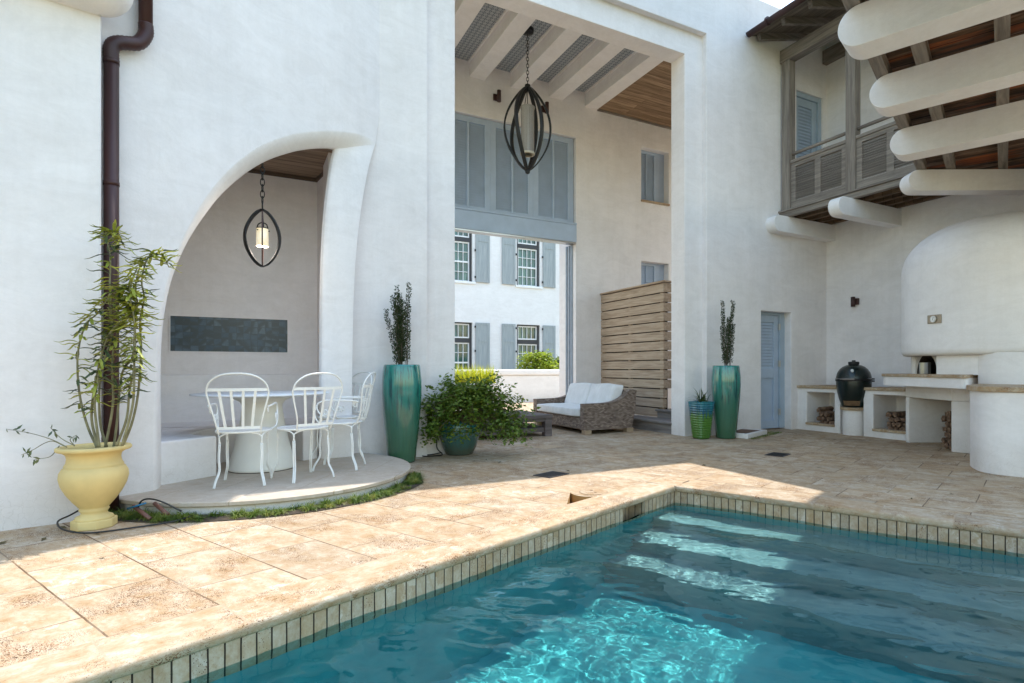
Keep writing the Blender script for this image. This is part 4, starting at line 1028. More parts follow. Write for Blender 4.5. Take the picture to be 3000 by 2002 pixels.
chair(False, (-2.30, 5.10, 0.1), -52, 'white metal garden chair without armrests, pulled up to the round table', G_)
chair(True, (-2.17, 5.62, 0.1), -97, 'white metal armchair at the right edge of the platform, seen side-on', G_)
chair(True, (-2.42, 6.20, 0.1), -140, 'white metal armchair farthest back, by the right leg of the arch', G_)

# ------------------------------------------------------------------ pots
def glaze(name, top, mid, low, streak, h, spec=0.6):
    m, nt, b = mat(name); tc = nt.nodes.new('ShaderNodeTexCoord')
    sx = nt.nodes.new('ShaderNodeSeparateXYZ'); nt.links.new(tc.outputs['Object'], sx.inputs[0])
    dr_ = noi(nt, objco(nt, (24, 24, 0.8)), 1.6, 7, 0.7); a = N(nt, 'ShaderNodeMath', operation='MULTIPLY_ADD'); nt.links.new(dr_, a.inputs[0]); a.inputs[1].default_value = -0.55*h; nt.links.new(sx.outputs[2], a.inputs[2])
    mr = N(nt, 'ShaderNodeMapRange'); mr.inputs['From Min'].default_value = -0.25*h; mr.inputs['From Max'].default_value = 0.75*h; nt.links.new(a.outputs[0], mr.inputs[0])
    c = ramp(nt, [(0.1, low), (0.5, mid), (0.82, top)], mr.outputs[0]).outputs[0]
    s_ = ramp(nt, [(0.50, (0, 0, 0)), (0.60, (0.9, 0.9, 0.9))], noi(nt, objco(nt, (40, 40, 0.9)), 1.0, 7, 0.75)).outputs[0]
    s2 = ramp(nt, [(0.35, (0.2, 0.2, 0.2)), (0.55, (1, 1, 1))], mr.outputs[0]).outputs[0]
    c = mixc(nt, mixc(nt, 1.0, s_, s2, 'MULTIPLY'), c, streak)
    nt.links.new(c, b.inputs['Base Color']); b.inputs['Roughness'].default_value = 0.13; b.inputs['Specular IOR Level'].default_value = spec
    b.inputs['Coat Weight'].default_value = 0.6; b.inputs['Coat Roughness'].default_value = 0.08
    bump(nt, b, noi(nt, objco(nt), 70, 3), 0.12, 0.002); return m
M_JAR = glaze('teal drip glaze', (0.02, 0.22, 0.19), (0.03, 0.135, 0.095), (0.035, 0.11, 0.06), (0.01, 0.045, 0.055), 1.1)
def twig_shrub(parent_label, x, y, z, stems, H_, seed, grp):
    rd = random.Random(seed); t = empty('upright_shrub', (x, y, z), 0, parent_label, 'shrub', grp)
    st = MB(); lf = MB()
    for k in range(stems):
        a = rd.uniform(0, 2*math.pi); r0 = rd.uniform(0, 0.07); h = H_*rd.uniform(0.62, 1.0); sp = rd.uniform(0.02, 0.15)
        if k == 0: h = H_; sp = 0.02
        bx, by = r0*math.cos(a), r0*math.sin(a)
        pts = [(bx, by, -0.12)]
        for i in range(1, 9):
            t_ = i/8; pts.append((bx+math.cos(a)*sp*t_**1.3+rd.gauss(0, 0.006), by+math.sin(a)*sp*t_**1.3+rd.gauss(0, 0.006), h*t_))
        st.tube(pts, [0.006*(1-0.8*i/8) for i in range(9)], 5)
        cr = catmull(pts[1:], 10)
        for i in range(int(560*h/H_)):
            q = rd.random(); q = q**0.9; p = cr[min(int(q*(len(cr)-1)), len(cr)-1)]
            th = rd.uniform(0, 2*math.pi); rr = rd.uniform(0.008, 0.032)*(1.1-0.5*q)
            p = Vector((p.x+rr*math.cos(th), p.y+rr*math.sin(th), p.z+rd.uniform(-0.01, 0.01)))
            d = Vector((math.cos(th), math.sin(th), rd.uniform(0.4, 1.4))).normalized(); s_ = d.cross(Vector((rd.gauss(0, 1), rd.gauss(0, 1), 1))).normalized()
            L = rd.uniform(0.016, 0.027); w = L*0.55
            lf.add([p, p+d*L*0.5+s_*w*0.5, p+d*L, p+d*L*0.5-s_*w*0.5], [(0, 1, 2, 3)])
    st.build('stems', simple('twig bark', (0.10, 0.075, 0.05), 0.8), t); lf.build('foliage', M_HOLLY, t, recalc=False)
M_HOLLY = leafmat('small holly leaf', (0.010, 0.022, 0.006), (0.026, 0.048, 0.012), (0.06, 0.085, 0.022), 0.2, 50, 0.6)
def tall_jar(x, y, label, seed, H_=1.115):
    t = empty('tall_glazed_jar', (x, y, 0), random.Random(seed).uniform(0, 3), label, 'planter', 'tall green glazed jars')
    prof = [(0.0, 0.004), (0.145, 0.004), (0.152, 0.02), (0.165, 0.15), (0.188, 0.38), (0.208, 0.60), (0.220, 0.80), (0.219, 0.93), (0.210, 1.03), (0.203, 1.09), (0.198, 1.112), (0.188, 1.115), (0.182, 1.10), (0.186, 1.0)]
    m = MB(); m.lathe(prof, n=56); m.build('body', M_JAR, t)
    m = MB(); m.lathe([(0, 1.03), (0.19, 1.03)], n=32); m.build('soil', M_SOIL, t)
tall_jar(-1.845, 6.60, 'tall teal glazed jar beside the round platform, left of the loggia', 1)
tall_jar(2.50, 8.86, 'tall teal glazed jar to the right of the loggia, beside the small striped pot', 5)
twig_shrub('dense dark upright shrub growing in the left tall jar', -1.845, 6.60, 1.05, 13, 1.0, 2, 'upright shrubs in the tall jars')
twig_shrub('sparse dark upright shrub growing in the right tall jar', 2.50, 8.86, 1.05, 9, 1.07, 9, 'upright shrubs in the tall jars')

# urn
M_URN = simple('yellow cast stone', (0.66, 0.51, 0.22), 0.7, var=0.12, scale=3.5, bmp=0.2)
ub = M_URN.node_tree; 
ur = empty('garden_urn', (-3.17, 3.90, 0), R(-25), 'pale yellow stone urn on an octagonal foot standing by the left wall', 'urn'); ur.scale = (0.80, 0.80, 1)
prof = [(0.0, 0.05), (0.135, 0.055), (0.128, 0.075), (0.098, 0.085), (0.088, 0.10), (0.098, 0.112), (0.104, 0.122), (0.098, 0.132), (0.105, 0.14), (0.145, 0.18), (0.19, 0.235), (0.222, 0.29), (0.236, 0.34), (0.232, 0.375), (0.212, 0.405), (0.197, 0.413), (0.203, 0.420), (0.197, 0.428), (0.188, 0.44), (0.182, 0.47), (0.188, 0.495), (0.215, 0.512), (0.248, 0.520), (0.256, 0.528), (0.256, 0.540), (0.248, 0.548), (0.215, 0.548), (0.2, 0.53), (0.19, 0.50)]
m = MB(); m.lathe(prof, n=64); m.build('bowl', M_URN, ur)
m = MB(); pl = [(0.158*math.cos(R(22.5+45*k)), 0.158*math.sin(R(22.5+45*k))) for k in range(8)]; m.prism(pl, 0.0, 0.058); m.build('foot', M_URN, ur, bevel=0.008)
m = MB(); m.lathe([(0, 0.515), (0.21, 0.515)], n=32); m.build('soil', M_SOIL, ur)
# succulent in the urn: tall canes with long drooping toothed leaves
sc_ = empty('tall_succulent', (-3.17, 3.90, 0.52), 0, 'tall leggy succulent with drooping green leaves growing in the yellow urn', 'plant')
M_SUCC = leafmat('succulent leaf', (0.17, 0.21, 0.02), (0.34, 0.37, 0.05), (0.50, 0.48, 0.11), 0.2, 9, 0.5)
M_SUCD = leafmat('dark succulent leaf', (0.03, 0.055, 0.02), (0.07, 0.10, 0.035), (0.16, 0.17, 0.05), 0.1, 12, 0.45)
M_CANE = simple('succulent cane', (0.20, 0.185, 0.10), 0.7, var=0.4, scale=12)
YU = 3.90
def px(u, v, y=YU): return Vector(((u-1650)/1690*y+3.17, y-3.90, 1.07-(v-1080)*y/1690-0.52))
K = 1/2.239
cn = [([(635, 1480), (570, 1330), (520, 1120), (510, 870), (560, 680), (640, 600), (730, 470)], 3.88),
      ([(640, 1480), (600, 1250), (660, 900), (730, 720), (880, 590), (900, 520), (860, 450), (800, 440)], 3.84),
      ([(700, 1480), (655, 1300), (660, 1000), (735, 750), (725, 600), (720, 450), (722, 200), (690, 90), (760, 70), (820, 170)], 3.94),
      ([(745, 1480), (765, 1330), (800, 1000), (870, 880), (885, 620), (900, 350), (970, 250)], 3.99),
      ([(765, 1470), (830, 1290), (850, 1100), (880, 950), (885, 700), (850, 560), (880, 430)], 3.86),
      ([(810, 1460), (865, 1320), (905, 1130), (925, 850), (920, 650), (945, 500), (930, 380), (975, 230), (1060, 220), (1110, 300)], 3.92),
      ([(800, 1470), (870, 1200), (880, 950), (880, 650), (850, 450), (900, 300)], 3.80),
      ([(690, 1480), (740, 1200), (735, 950), (760, 760), (830, 640), (870, 540)], 3.90),
      ([(650, 1480), (620, 1200), (640, 1050), (650, 900)], 3.82)]
st = MB(); lf = MB(); ld = MB(); rd = random.Random(11)
def succ_leaf(m, p, az_, L, w, droop):
    d = Vector((math.cos(az_), math.sin(az_), rd.uniform(-0.35, 0.8))).normalized(); side = d.cross(Vector((0, 0, 1))).normalized(); k = 9
    pts = []; q = p.copy(); curl = rd.uniform(1.0, 2.6)
    for i in range(k+1):
        t = i/k; ww = w*(0.25+0.75*math.sin(math.pi*min(1, t*0.9+0.12)))*(1.0 if i < k else 0.1)
        if 0 < i < k and i % 2: ww *= 0.82
        fold = Vector((0, 0, 0.35*ww))
        pts.append((q-side*ww/2+fold, q.copy(), q+side*ww/2+fold)); q = q+d*L/k
        d = (d+Vector((0, 0, -droop/k if t < 0.55 else curl*droop/k))).normalized()
    vs = [a for tr in pts for a in tr]
    m.add(vs, [(3*i+j, 3*i+j+1, 3*i+j+4, 3*i+j+3) for i in range(k) for j in (0, 1)], True)
for pl, y in cn:
    P_ = [px(a*K, 650+b*K, y) for a, b in pl]; cr = catmull(P_, 12); n = len(cr)
    st.tube(cr, [0.0085*(1-0.6*i/n) for i in range(n)], 7)
    L = sum((b-a).length for a, b in zip(cr, cr[1:])); cnt = int(L*62)
    for i in range(cnt):
        t = 0.24+0.76*(i+rd.random())/cnt; p = cr[min(n-1, int(t*n))]
        a_ = rd.choice([rd.uniform(-0.9, 0.9), math.pi+rd.uniform(-0.9, 0.9), rd.uniform(-2.6, -0.6)])
        q = rd.random()
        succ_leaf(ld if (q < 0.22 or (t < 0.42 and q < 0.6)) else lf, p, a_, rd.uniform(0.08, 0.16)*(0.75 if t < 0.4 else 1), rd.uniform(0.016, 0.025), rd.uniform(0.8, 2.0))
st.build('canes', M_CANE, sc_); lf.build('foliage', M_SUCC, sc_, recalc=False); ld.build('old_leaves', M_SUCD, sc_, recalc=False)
sl = empty('arching_seedling', (-3.17, 3.90, 0.52), 0, 'thin wiry seedling arching out of the urn to the left', 'plant')
st = MB(); lf = MB()
for pl in ([(440, 1480), (340, 1430), (200, 1388), (40, 1360)], [(430, 1475), (330, 1440), (210, 1500), (140, 1530)], [(390, 1470), (330, 1540), (230, 1560)], [(490, 1470), (400, 1420), (330, 1350)], [(490, 1470), (460, 1430), (500, 1400)]):
    cr = catmull([px(a*K, 650+b*K, 3.80) for a, b in pl], 8); st.tube(cr, [0.0035*(1-0.6*i/len(cr)) for i in range(len(cr))], 5)
    for i in range(6):
        p = cr[-1-int(rd.random()*len(cr)*0.35)]; d = Vector((rd.uniform(-1, 1), rd.uniform(-0.5, 0.5), rd.uniform(-1.2, 0.5))).normalized()
        s_ = d.cross(Vector((0, 1, 0.3))).normalized(); L = rd.uniform(0.03, 0.055)
        lf.add([p, p+d*L*0.5+s_*L*0.16, p+d*L, p+d*L*0.5-s_*L*0.16], [(0, 1, 2, 3)])
st.build('stems', M_CANE, sl); lf.build('foliage', M_SUCD, sl, recalc=False)

# irrigation hose round the urn foot and the pipe ends beside it
hose = MB()
ph = [(-3.34, 4.02, 0.10), (-3.36, 3.93, 0.07), (-3.33, 3.80, 0.06), (-3.22, 3.72, 0.03), (-3.05, 3.71, 0.012), (-2.86, 3.83, 0.012), (-2.70, 3.98, 0.012), (-2.62, 4.06, 0.03)]
hose.tube(catmull(ph, 8), 0.006, 8)
hose.tube(catmull([(-3.02, 4.10, 0.085), (-2.99, 4.09, 0.13), (-2.92, 4.07, 0.15), (-2.82, 4.06, 0.13), (-2.70, 4.08, 0.06)], 8), 0.006, 8)
tag(hose.build('irrigation_hose', simple('black rubber', (0.012, 0.012, 0.012), 0.4)), 'thin black irrigation hose looping around the foot of the yellow urn', 'hose')
pipe = empty('drain_pipe', (-3.0, 4.05, 0.0), 0, 'pair of brown drain pipes with a blue connector beside the urn', 'pipe')
m = MB(); m.tube([(-0.06, 0.06, 0.09), (0.12, -0.02, 0.015)], 0.014, 14); m.build('pipe', simple('brown plastic', (0.16, 0.07, 0.05), 0.5), pipe)
m = MB(); m.tube([(0.06, 0.10, 0.10), (0.2, 0.04, 0.03)], 0.014, 14); m.build('pipe', simple('brown plastic two', (0.16, 0.07, 0.05), 0.5), pipe)
m = MB(); m.tube([(-0.09, 0.04, 0.075), (0.04, 0.04, 0.115)], 0.007, 10); m.build('connector', simple('blue plastic', (0.02, 0.16, 0.32), 0.4), pipe)

# leafy shrubs
def leafy(name, label, c, rx, ry, rz_, n, matl, seed, leaf=0.035, stemcol=True, low=0.0, grp=None, shape=None, cat='shrub', twigs=26):
    rd = random.Random(seed); t = empty(name, c, 0, label, cat, grp); lf = MB(); st = MB()
    tips = []
    for k in range(twigs):
        a = rd.uniform(0, 2*math.pi); e_ = rd.uniform(-0.25, 1.3)
        d = Vector((math.cos(a)*math.cos(e_)*rx, math.sin(a)*math.cos(e_)*ry, math.sin(e_)*rz_)); d *= rd.uniform(0.75, 1.12)
        mid = d*0.55+Vector((0, 0, rz_*0.22)); cr = catmull([(0, 0, -0.05), tuple(mid), tuple(d-Vector((0, 0, rd.uniform(0, 0.12))))], 6)
        st.tube(cr, [0.006*(1-0.75*i/len(cr)) for i in range(len(cr))], 5); tips += cr[4:]
    for i in range(n):
        if rd.random() < 0.45:
            p = rd.choice(tips)+Vector((rd.gauss(0, 0.05), rd.gauss(0, 0.05), rd.gauss(0, 0.05)))
        else:
            while True:
                v = Vector((rd.gauss(0, 1), rd.gauss(0, 1), rd.gauss(0, 1))).normalized()
                if v.z > -0.45: break
            rr = rd.uniform(0.55, 1.0)**0.6; lump = 1+0.5*noise.noise(v*2.3+Vector((seed, 0, 0)))+0.3*noise.noise(v*6+Vector((0, seed, 0)))
            p = Vector((v.x*rx, v.y*ry, v.z*rz_ if v.z > 0 else v.z*rz_*0.9))*rr*lump
        if c[2]+p.z < low: p.z = low-c[2]+rd.uniform(0, 0.1)
        th = rd.uniform(0, 2*math.pi); d = Vector((math.cos(th), math.sin(th), rd.uniform(-0.9, 0.5))).normalized()
        s_ = d.cross(Vector((rd.gauss(0, 0.5), rd.gauss(0, 0.5), 1))).normalized(); up = s_.cross(d); L = leaf*rd.uniform(0.45, 1.4); w = L*0.34
        lf.add([p, p+d*L*0.35+s_*w+up*L*0.06, p+d*L, p+d*L*0.35-s_*w+up*L*0.06], [(0, 1, 2), (0, 2, 3)])
    st.build('stems', simple(name+' stems', (0.13, 0.10, 0.05), 0.8), t); lf.build('foliage', matl, t, recalc=False)
    return t
M_BUSH = leafmat('mid green leaf', (0.05, 0.10, 0.012), (0.12, 0.20, 0.025), (0.27, 0.32, 0.05), 0.4, 22, 0.5)
M_BUSHL = leafmat('bright yellow green leaf', (0.16, 0.24, 0.02), (0.30, 0.38, 0.03), (0.42, 0.46, 0.05), 0.5, 5, 0.5)
pp = empty('glazed_planter', (-1.30, 7.22, 0), 0, 'squat teal glazed planter holding the big spreading shrub', 'planter')
m = MB(); m.lathe([(0, 0.004), (0.165, 0.004), (0.175, 0.02), (0.215, 0.10), (0.243, 0.20), (0.25, 0.29), (0.242, 0.37), (0.235, 0.41), (0.222, 0.41), (0.225, 0.33)], n=48)
m.build('body', glaze('dark teal glaze', (0.02, 0.20, 0.22), (0.03, 0.13, 0.13), (0.06, 0.085, 0.065), (0.05, 0.065, 0.06), 0.42), pp)
m = MB(); m.lathe([(0, 0.35), (0.23, 0.35)], n=32); m.build('soil', M_SOIL, pp)
leafy('spreading_shrub', 'large spreading green shrub spilling out of the squat teal planter', (-1.14, 7.06, 0.42), 0.66, 0.42, 0.54, 8500, M_BUSH, 4, 0.05, low=0.06, twigs=90)
cb = MB(); cb.tube(catmull([(-1.50, 7.14, 0.03), (-1.62, 7.10, 0.01), (-1.72, 7.02, 0.012), (-1.66, 6.96, 0.01), (-1.54, 6.99, 0.012), (-1.48, 7.06, 0.02), (-1.56, 7.12, 0.10), (-1.55, 7.14, 0.30)], 8), 0.007, 8)
tag(cb.build('cable', simple('black cable', (0.012, 0.012, 0.012), 0.5)), 'black cable coiled on the paving beside the squat planter', 'cable')
# ------------------------------------------------------------------ outdoor kitchen (house space for the straight counter)
kit = empty('outdoor_kitchen', HO, HR, 'white stucco outdoor kitchen counter with travertine tops and firewood bays along the right wall', 'kitchen counter')
FX = 6.63
m = MB()
bays = [(-0.78, -0.17), (-1.98, -1.33)]      # y extents of the two log bays
def cwall(y0, y1):
    m.box(FX, FX+0.06, y0, y1, 0, 0.725)
m2 = MB()
def bay(y0, y1, ya, yb, za, zb):
    """front panel y0..y1 with an opening ya..yb x za..zb, plus its lining"""
    hole = [(ya, yb, za, zb)]
    for a, b in ((y0, ya), (ya, yb), (yb, y1)):
        for c, d in ((0, za), (za, zb), (zb, 0.725)):
            if (a, b) == (ya, yb) and (c, d) == (za, zb): continue
            m2.quad((FX, a, c), (FX, b, c), (FX, b, d), (FX, a, d))
    D = 0.62
    m2.quad((FX, ya, za), (FX+D, ya, za), (FX+D, ya, zb), (FX, ya, zb)); m2.quad((FX, yb, za), (FX+D, yb, za), (FX+D, yb, zb), (FX, yb, zb))
    m2.quad((FX, ya, zb), (FX+D, ya, zb), (FX+D, yb, zb), (FX, yb, zb)); m2.quad((FX, ya, za), (FX+D, ya, za), (FX+D, yb, za), (FX, yb, za)); m2.quad((FX+D, ya, za), (FX+D, yb, za), (FX+D, yb, zb), (FX+D, ya, zb))
bay(-0.83, 0.0, -0.72, -0.18, 0.10, 0.66)
bay(-2.14, -1.24, -1.99, -1.40, 0.10, 0.66)
# recess for the grill, and end returns
m2.quad((FX, -0.83, 0), (GX, -0.83, 0), (GX, -0.83, 0.725), (FX, -0.83, 0.725)); m2.quad((FX, -1.24, 0), (GX, -1.24, 0), (GX, -1.24, 0.725), (FX, -1.24, 0.725))
m2.quad((FX+0.42, -0.83, 0), (FX+0.42, -1.24, 0), (FX+0.42, -1.24, 0.725), (FX+0.42, -0.83, 0.725))
bm_o = m2.build('counter_body', M_WALL2, kit); 
bm = bmesh.new(); bm.from_mesh(bm_o.data); bmesh.ops.remove_doubles(bm, verts=bm.verts, dist=0.001); bmesh.ops.recalc_face_normals(bm, faces=bm.faces); bm.to_mesh(bm_o.data); bm.free()
b_ = bm_o.modifiers.new('bevel', 'BEVEL'); b_.width = 0.018; b_.segments = 3; b_.limit_method = 'ANGLE'; b_.angle_limit = R(50)
for y0, y1 in ((-0.84, -0.001), (-2.15, -1.22)):
    m = MB(); m.box(FX-0.03, GX, y0, y1, 0.728, 0.772); m.build('countertop', M_SLAB, kit, bevel=0.006)
for ya, yb in ((-0.73, -0.17), (-2.0, -1.39)):
    m = MB(); m.box(FX-0.02, FX+0.20, ya, yb, 0.098, 0.135); m.build('bay_sill', M_SLAB, kit, bevel=0.008)
m = MB(); m.lathe([(0.165, 0), (0.165, 0.40)], (FX+0.06, -1.03, 0), 40); m.build('grill_pedestal', M_WALL2, kit)
m = MB(); m.lathe([(0, 0.402), (0.195, 0.402), (0.201, 0.408), (0.201, 0.44), (0.195, 0.446), (0, 0.446)], (FX+0.06, -1.03, 0), 48, smooth=False); m.build('pedestal_slab', M_SLAB, kit)
# oven base, hearth and round buttress (world coordinates)
ok = empty('pizza_oven', (5.9, 7.7, 0), 0, 'large domed white stucco pizza oven with hearth shelf, arched base and curved side wall', 'oven')
def oc(x, y): return (x-5.9, y-7.7)
m = MB()
th = 0.16; ZA = 0.655
A0, A1, A2 = (4.965, 8.32), (4.95, 7.365), (5.15, 7.18)
# leg on the left, lintel over the log tunnel, and right leg
def wprism(pts, z0, z1): m.prism([oc(*p) for p in pts], z0, z1)
wprism([(4.965, 8.37), (4.965, 8.29), (6.2, 8.3), (6.2, 8.37)], 0, ZA)
wprism([A1, A2, (5.5, 6.9), (6.2, 7.2), (6.2, 7.37)], 0, ZA)
wprism([(4.965, 8.375), A1, A2, (5.5, 6.9), (6.3, 7.2), (6.3, 8.37)], ZA, 0.86)
m.prism([oc(6.2, 8.4), oc(6.2, 6.9), oc(6.3, 6.9), oc(6.3, 8.4)], 0, ZA-0.002)
m.build('oven_base', M_WALL2, ok, bevel=0.012)
def rounded(pts, r, k=6):
    out = []; n = len(pts)
    for i in range(n):
        p0, p, p1 = Vector(pts[i-1]), Vector(pts[i]), Vector(pts[(i+1) % n]); rr = min(r, (p0-p).length*0.45, (p1-p).length*0.45)
        a, b = p+(p0-p).normalized()*rr, p+(p1-p).normalized()*rr
        for j in range(k+1): t = j/k; out.append(tuple((a*(1-t)**2+p*2*t*(1-t)+b*t*t)[:]))
    return out
shelf = rounded([oc(4.60, 8.42), oc(4.62, 6.58), oc(4.97, 7.06), oc(5.7, 7.5), oc(5.7, 8.42)], 0.2)
m = MB(); m.prism(shelf, 0.835, 0.955); m.build('hearth_shelf', M_WALL2, ok, bevel=0.02, seg=3)
shelf2 = rounded([oc(4.585, 8.44), oc(4.605, 6.55), oc(4.965, 7.045), oc(5.7, 7.5), oc(5.72, 8.44)], 0.2)
m = MB(); m.prism(shelf2, 0.957, 0.995); m.build('hearth_top', M_SLAB, ok, bevel=0.005)
# neck with the fire mouth, then the domed hood
NECK = 1.08
def capsule(r, z): # plan outline: circle at the oven, swept towards the right (east-south-east)
    pts = []; dirv = Vector((math.sin(R(101)), math.cos(R(101)))); nv = Vector((-dirv.y, dirv.x))
    far_ = dirv*4.0
    for k in range(0, 41):
        a = math.atan2(nv.y, nv.x)+math.pi*k/40; pts.append((r*math.cos(a), r*math.sin(a), z))
    return [(far_.x+nv.x*r, far_.y+nv.y*r, z)]+pts+[(far_.x-nv.x*r, far_.y-nv.y*r, z)]
m = MB()
mouth = []
ring0, ring1 = capsule(NECK, 0.99), capsule(NECK, 1.30)
# angles (around the oven centre) between which the mouth lies
ma0, ma1 = math.atan2(*oc(4.86, 8.10)[::-1]), math.atan2(*oc(4.98, 7.50)[::-1])
for i in range(len(ring0)-1):
    a, b = ring0[i], ring0[i+1]
    mid = (Vector(a)+Vector(b))/2; an = math.atan2(mid.y, mid.x)
    an = an if an > 0 else an+2*math.pi
    lo, hi = sorted((x if x > 0 else x+2*math.pi for x in (ma0, ma1)))
    if lo < an < hi and mid.x < 0: mouth.append((a, b)); continue
    m.quad(a, b, (b[0], b[1], 1.30), (a[0], a[1], 1.30))
# mouth reveal
a, b = mouth[0][0], mouth[-1][1]; inw = lambda p: (p[0]*0.965, p[1]*0.965, p[2])
for p in (a, b): m.quad(p, inw(p), (inw(p)[0], inw(p)[1], 1.30), (p[0], p[1], 1.30))
m.build('oven_neck', M_WALL2, ok)
m = MB()
ia, ib = Vector(inw(a)), Vector(inw(b)); ia.z = ib.z = 0.995
u = (ib-ia); H_ = 0.30
def mp(t, z): v = ia+u*t; return (v.x, v.y, z)
arch = [(0.5+0.5*math.cos(R(x))*0.86, 0.995+0.27*math.sin(R(x))) for x in range(0, 181, 12)]
out = [(-0.0, 0.99), (-0.0, 1.31), (1.0, 1.31), (1.0, 0.99)]
vs = [mp(t, z) for t, z in arch]+[mp(1, 0.99), mp(1, 1.31), mp(0.5, 1.31), mp(0, 1.31), mp(0, 0.99)]
na = len(arch)
pl_ = [(t, z) for t, z in arch]+[(-0.02, 0.995), (-0.02, 1.31), (1.02, 1.31), (1.02, 0.995)]
tri_ = tessellate_polygon([[Vector((t, z*3, 0)) for t, z in pl_]]); m = MB(); m.add([mp(t, z) for t, z in pl_], [tuple(t) for t in tri_])
m.build('mouth_arch', simple('pale refractory render', (0.5, 0.46, 0.42), 0.9), ok)
m = MB(); vs = [(mp(t, z)) for t, z in arch]; bk = [(v[0]+0.55, v[1]+0.05, v[2]) for v in vs]
m.add(vs+bk, [(k, k+1, na+k+1, na+k) for k in range(na-1)]+[tuple(range(2*na-1, na-1, -1))]+[(0, na-1, 2*na-1, na)])
m.build('fire_chamber', simple('sooty firebrick', (0.05, 0.04, 0.035), 0.9, var=0.5, scale=20), ok)
m = MB(); q = mp(0.42, 0.996)
m.box(-0.13, -0.10, -0.01, 0.02, 0, 0.155, Matrix.Translation(Vector(q))@Matrix.Rotation(math.atan2(u.y, u.x), 4, 'Z')); m.box(0.06, 0.09, -0.01, 0.02, 0, 0.155, Matrix.Translation(Vector(q))@Matrix.Rotation(math.atan2(u.y, u.x), 4, 'Z'))
m.box(-0.13, 0.09, 0.02, 0.03, 0.0, 0.155, Matrix.Translation(Vector(q))@Matrix.Rotation(math.atan2(u.y, u.x), 4, 'Z'))
m.build('oven_door', M_STEEL, ok)
prof = [(1.04, 1.248), (1.12, 1.235), (1.17, 1.245), (1.195, 1.275), (1.20, 1.32)]
prof += [(1.20, z) for z in (1.6, 1.9, 2.2, 2.32)]+[(1.20*math.cos(R(a))**0.75 if a < 90 else 0.02, 2.38+0.70*math.sin(R(a))) for a in range(4, 89, 7)]
rings = [capsule(r, z) for r, z in prof]; n = len(rings[0])
m = MB(); m.add([p for r_ in rings for p in r_], [(i*n+j, i*n+j+1, (i+1)*n+j+1, (i+1)*n+j) for i in range(len(rings)-1) for j in range(n-1)], True)
m.build('domed_hood', M_WALL2, ok)
m = MB(); r0_ = capsule(1.05, 1.2449); m.add(r0_, [tuple(range(len(r0_)))]); m.build('hood_underside', M_WALL2, ok)
# temperature gauge on the hood
ga = math.atan2(-0.07*1.20-0.02, -1.19); gx, gy = 1.203*math.cos(R(196)), 1.203*math.sin(R(196))
gg = empty('temperature_gauge', (gx, gy, 1.70), R(196-270), parent=ok)
m = MB(); m.box(-0.095, 0.095, -0.012, 0.02, -0.055, 0.055); m.build('plate', simple('brushed brass plate', (0.33, 0.28, 0.22), 0.4, metal=0.6), gg, bevel=0.003)
m = MB(); MR = Matrix.Rotation(R(90), 4, 'X')
def disc(m, r, y, n=32, cx=0, cz=0): m.add([(cx, y, cz)]+[(cx+r*math.cos(2*math.pi*k/n), y, cz+r*math.sin(2*math.pi*k/n)) for k in range(n)], [(0, k+1, (k+1) % n+1) for k in range(n)])
m = MB(); m.tube([(0, -0.012, 0), (0, -0.030, 0)], 0.042, 32); m.build('bezel', M_STEEL, gg)
m = MB(); disc(m, 0.035, -0.0312); m.build('dial', simple('white dial', (0.75, 0.76, 0.76), 0.5, var=0.01), gg)
m = MB(); m.bar((-0.006, -0.0325, -0.018), (0.008, -0.0325, 0.024), 0.004, 0.001, up=(0, 1, 0))
for k in range(9): a = R(-40+32*k); m.bar((0.027*math.cos(a), -0.0325, 0.027*math.sin(a)), (0.033*math.cos(a), -0.0325, 0.033*math.sin(a)), 0.003, 0.001, up=(0, 1, 0))
m.build('needle', M_IRON, gg)
# curved side wall on the right
bw = rounded([(5.25, 7.15), (4.47, 6.38), (4.27, 5.88), (4.60, 5.56), (5.6, 4.75), (6.3, 5.6)], 0.22, 8)
m = MB(); m.prism([oc(*p) for p in bw], 0, 0.832); m.build('side_buttress', M_WALL2, ok, bevel=0.02, seg=3)
cx_, cy_ = 5.3, 5.9
bw2 = [(cx_+(x-cx_)*1.035, cy_+(y-cy_)*1.035) for x, y in bw]
m = MB(); m.prism([oc(*p) for p in bw2], 0.834, 0.885); m.build('buttress_top', M_SLAB, ok, bevel=0.014, seg=3)
m = MB(); rr_ = capsule(1.199, 0.6); kk = [i for i, p in enumerate(rr_) if i > 1 and (math.degrees(math.atan2(p[1], p[0])) % 360 > 214 or i == len(rr_)-1)]
seg_ = [rr_[i] for i in kk]; seg_ = [(p[0]*f_, p[1]*f_, 0.6) for p, f_ in zip(seg_, (0.90, 0.955, 0.983, 0.996))]+seg_[4:]
nn_ = len(seg_); m.add(seg_+[(p[0], p[1], 1.262) for p in seg_], [(i, i+1, nn_+i+1, nn_+i) for i in range(nn_-1)], True); m.build('upper_wall', M_WALL2, ok)

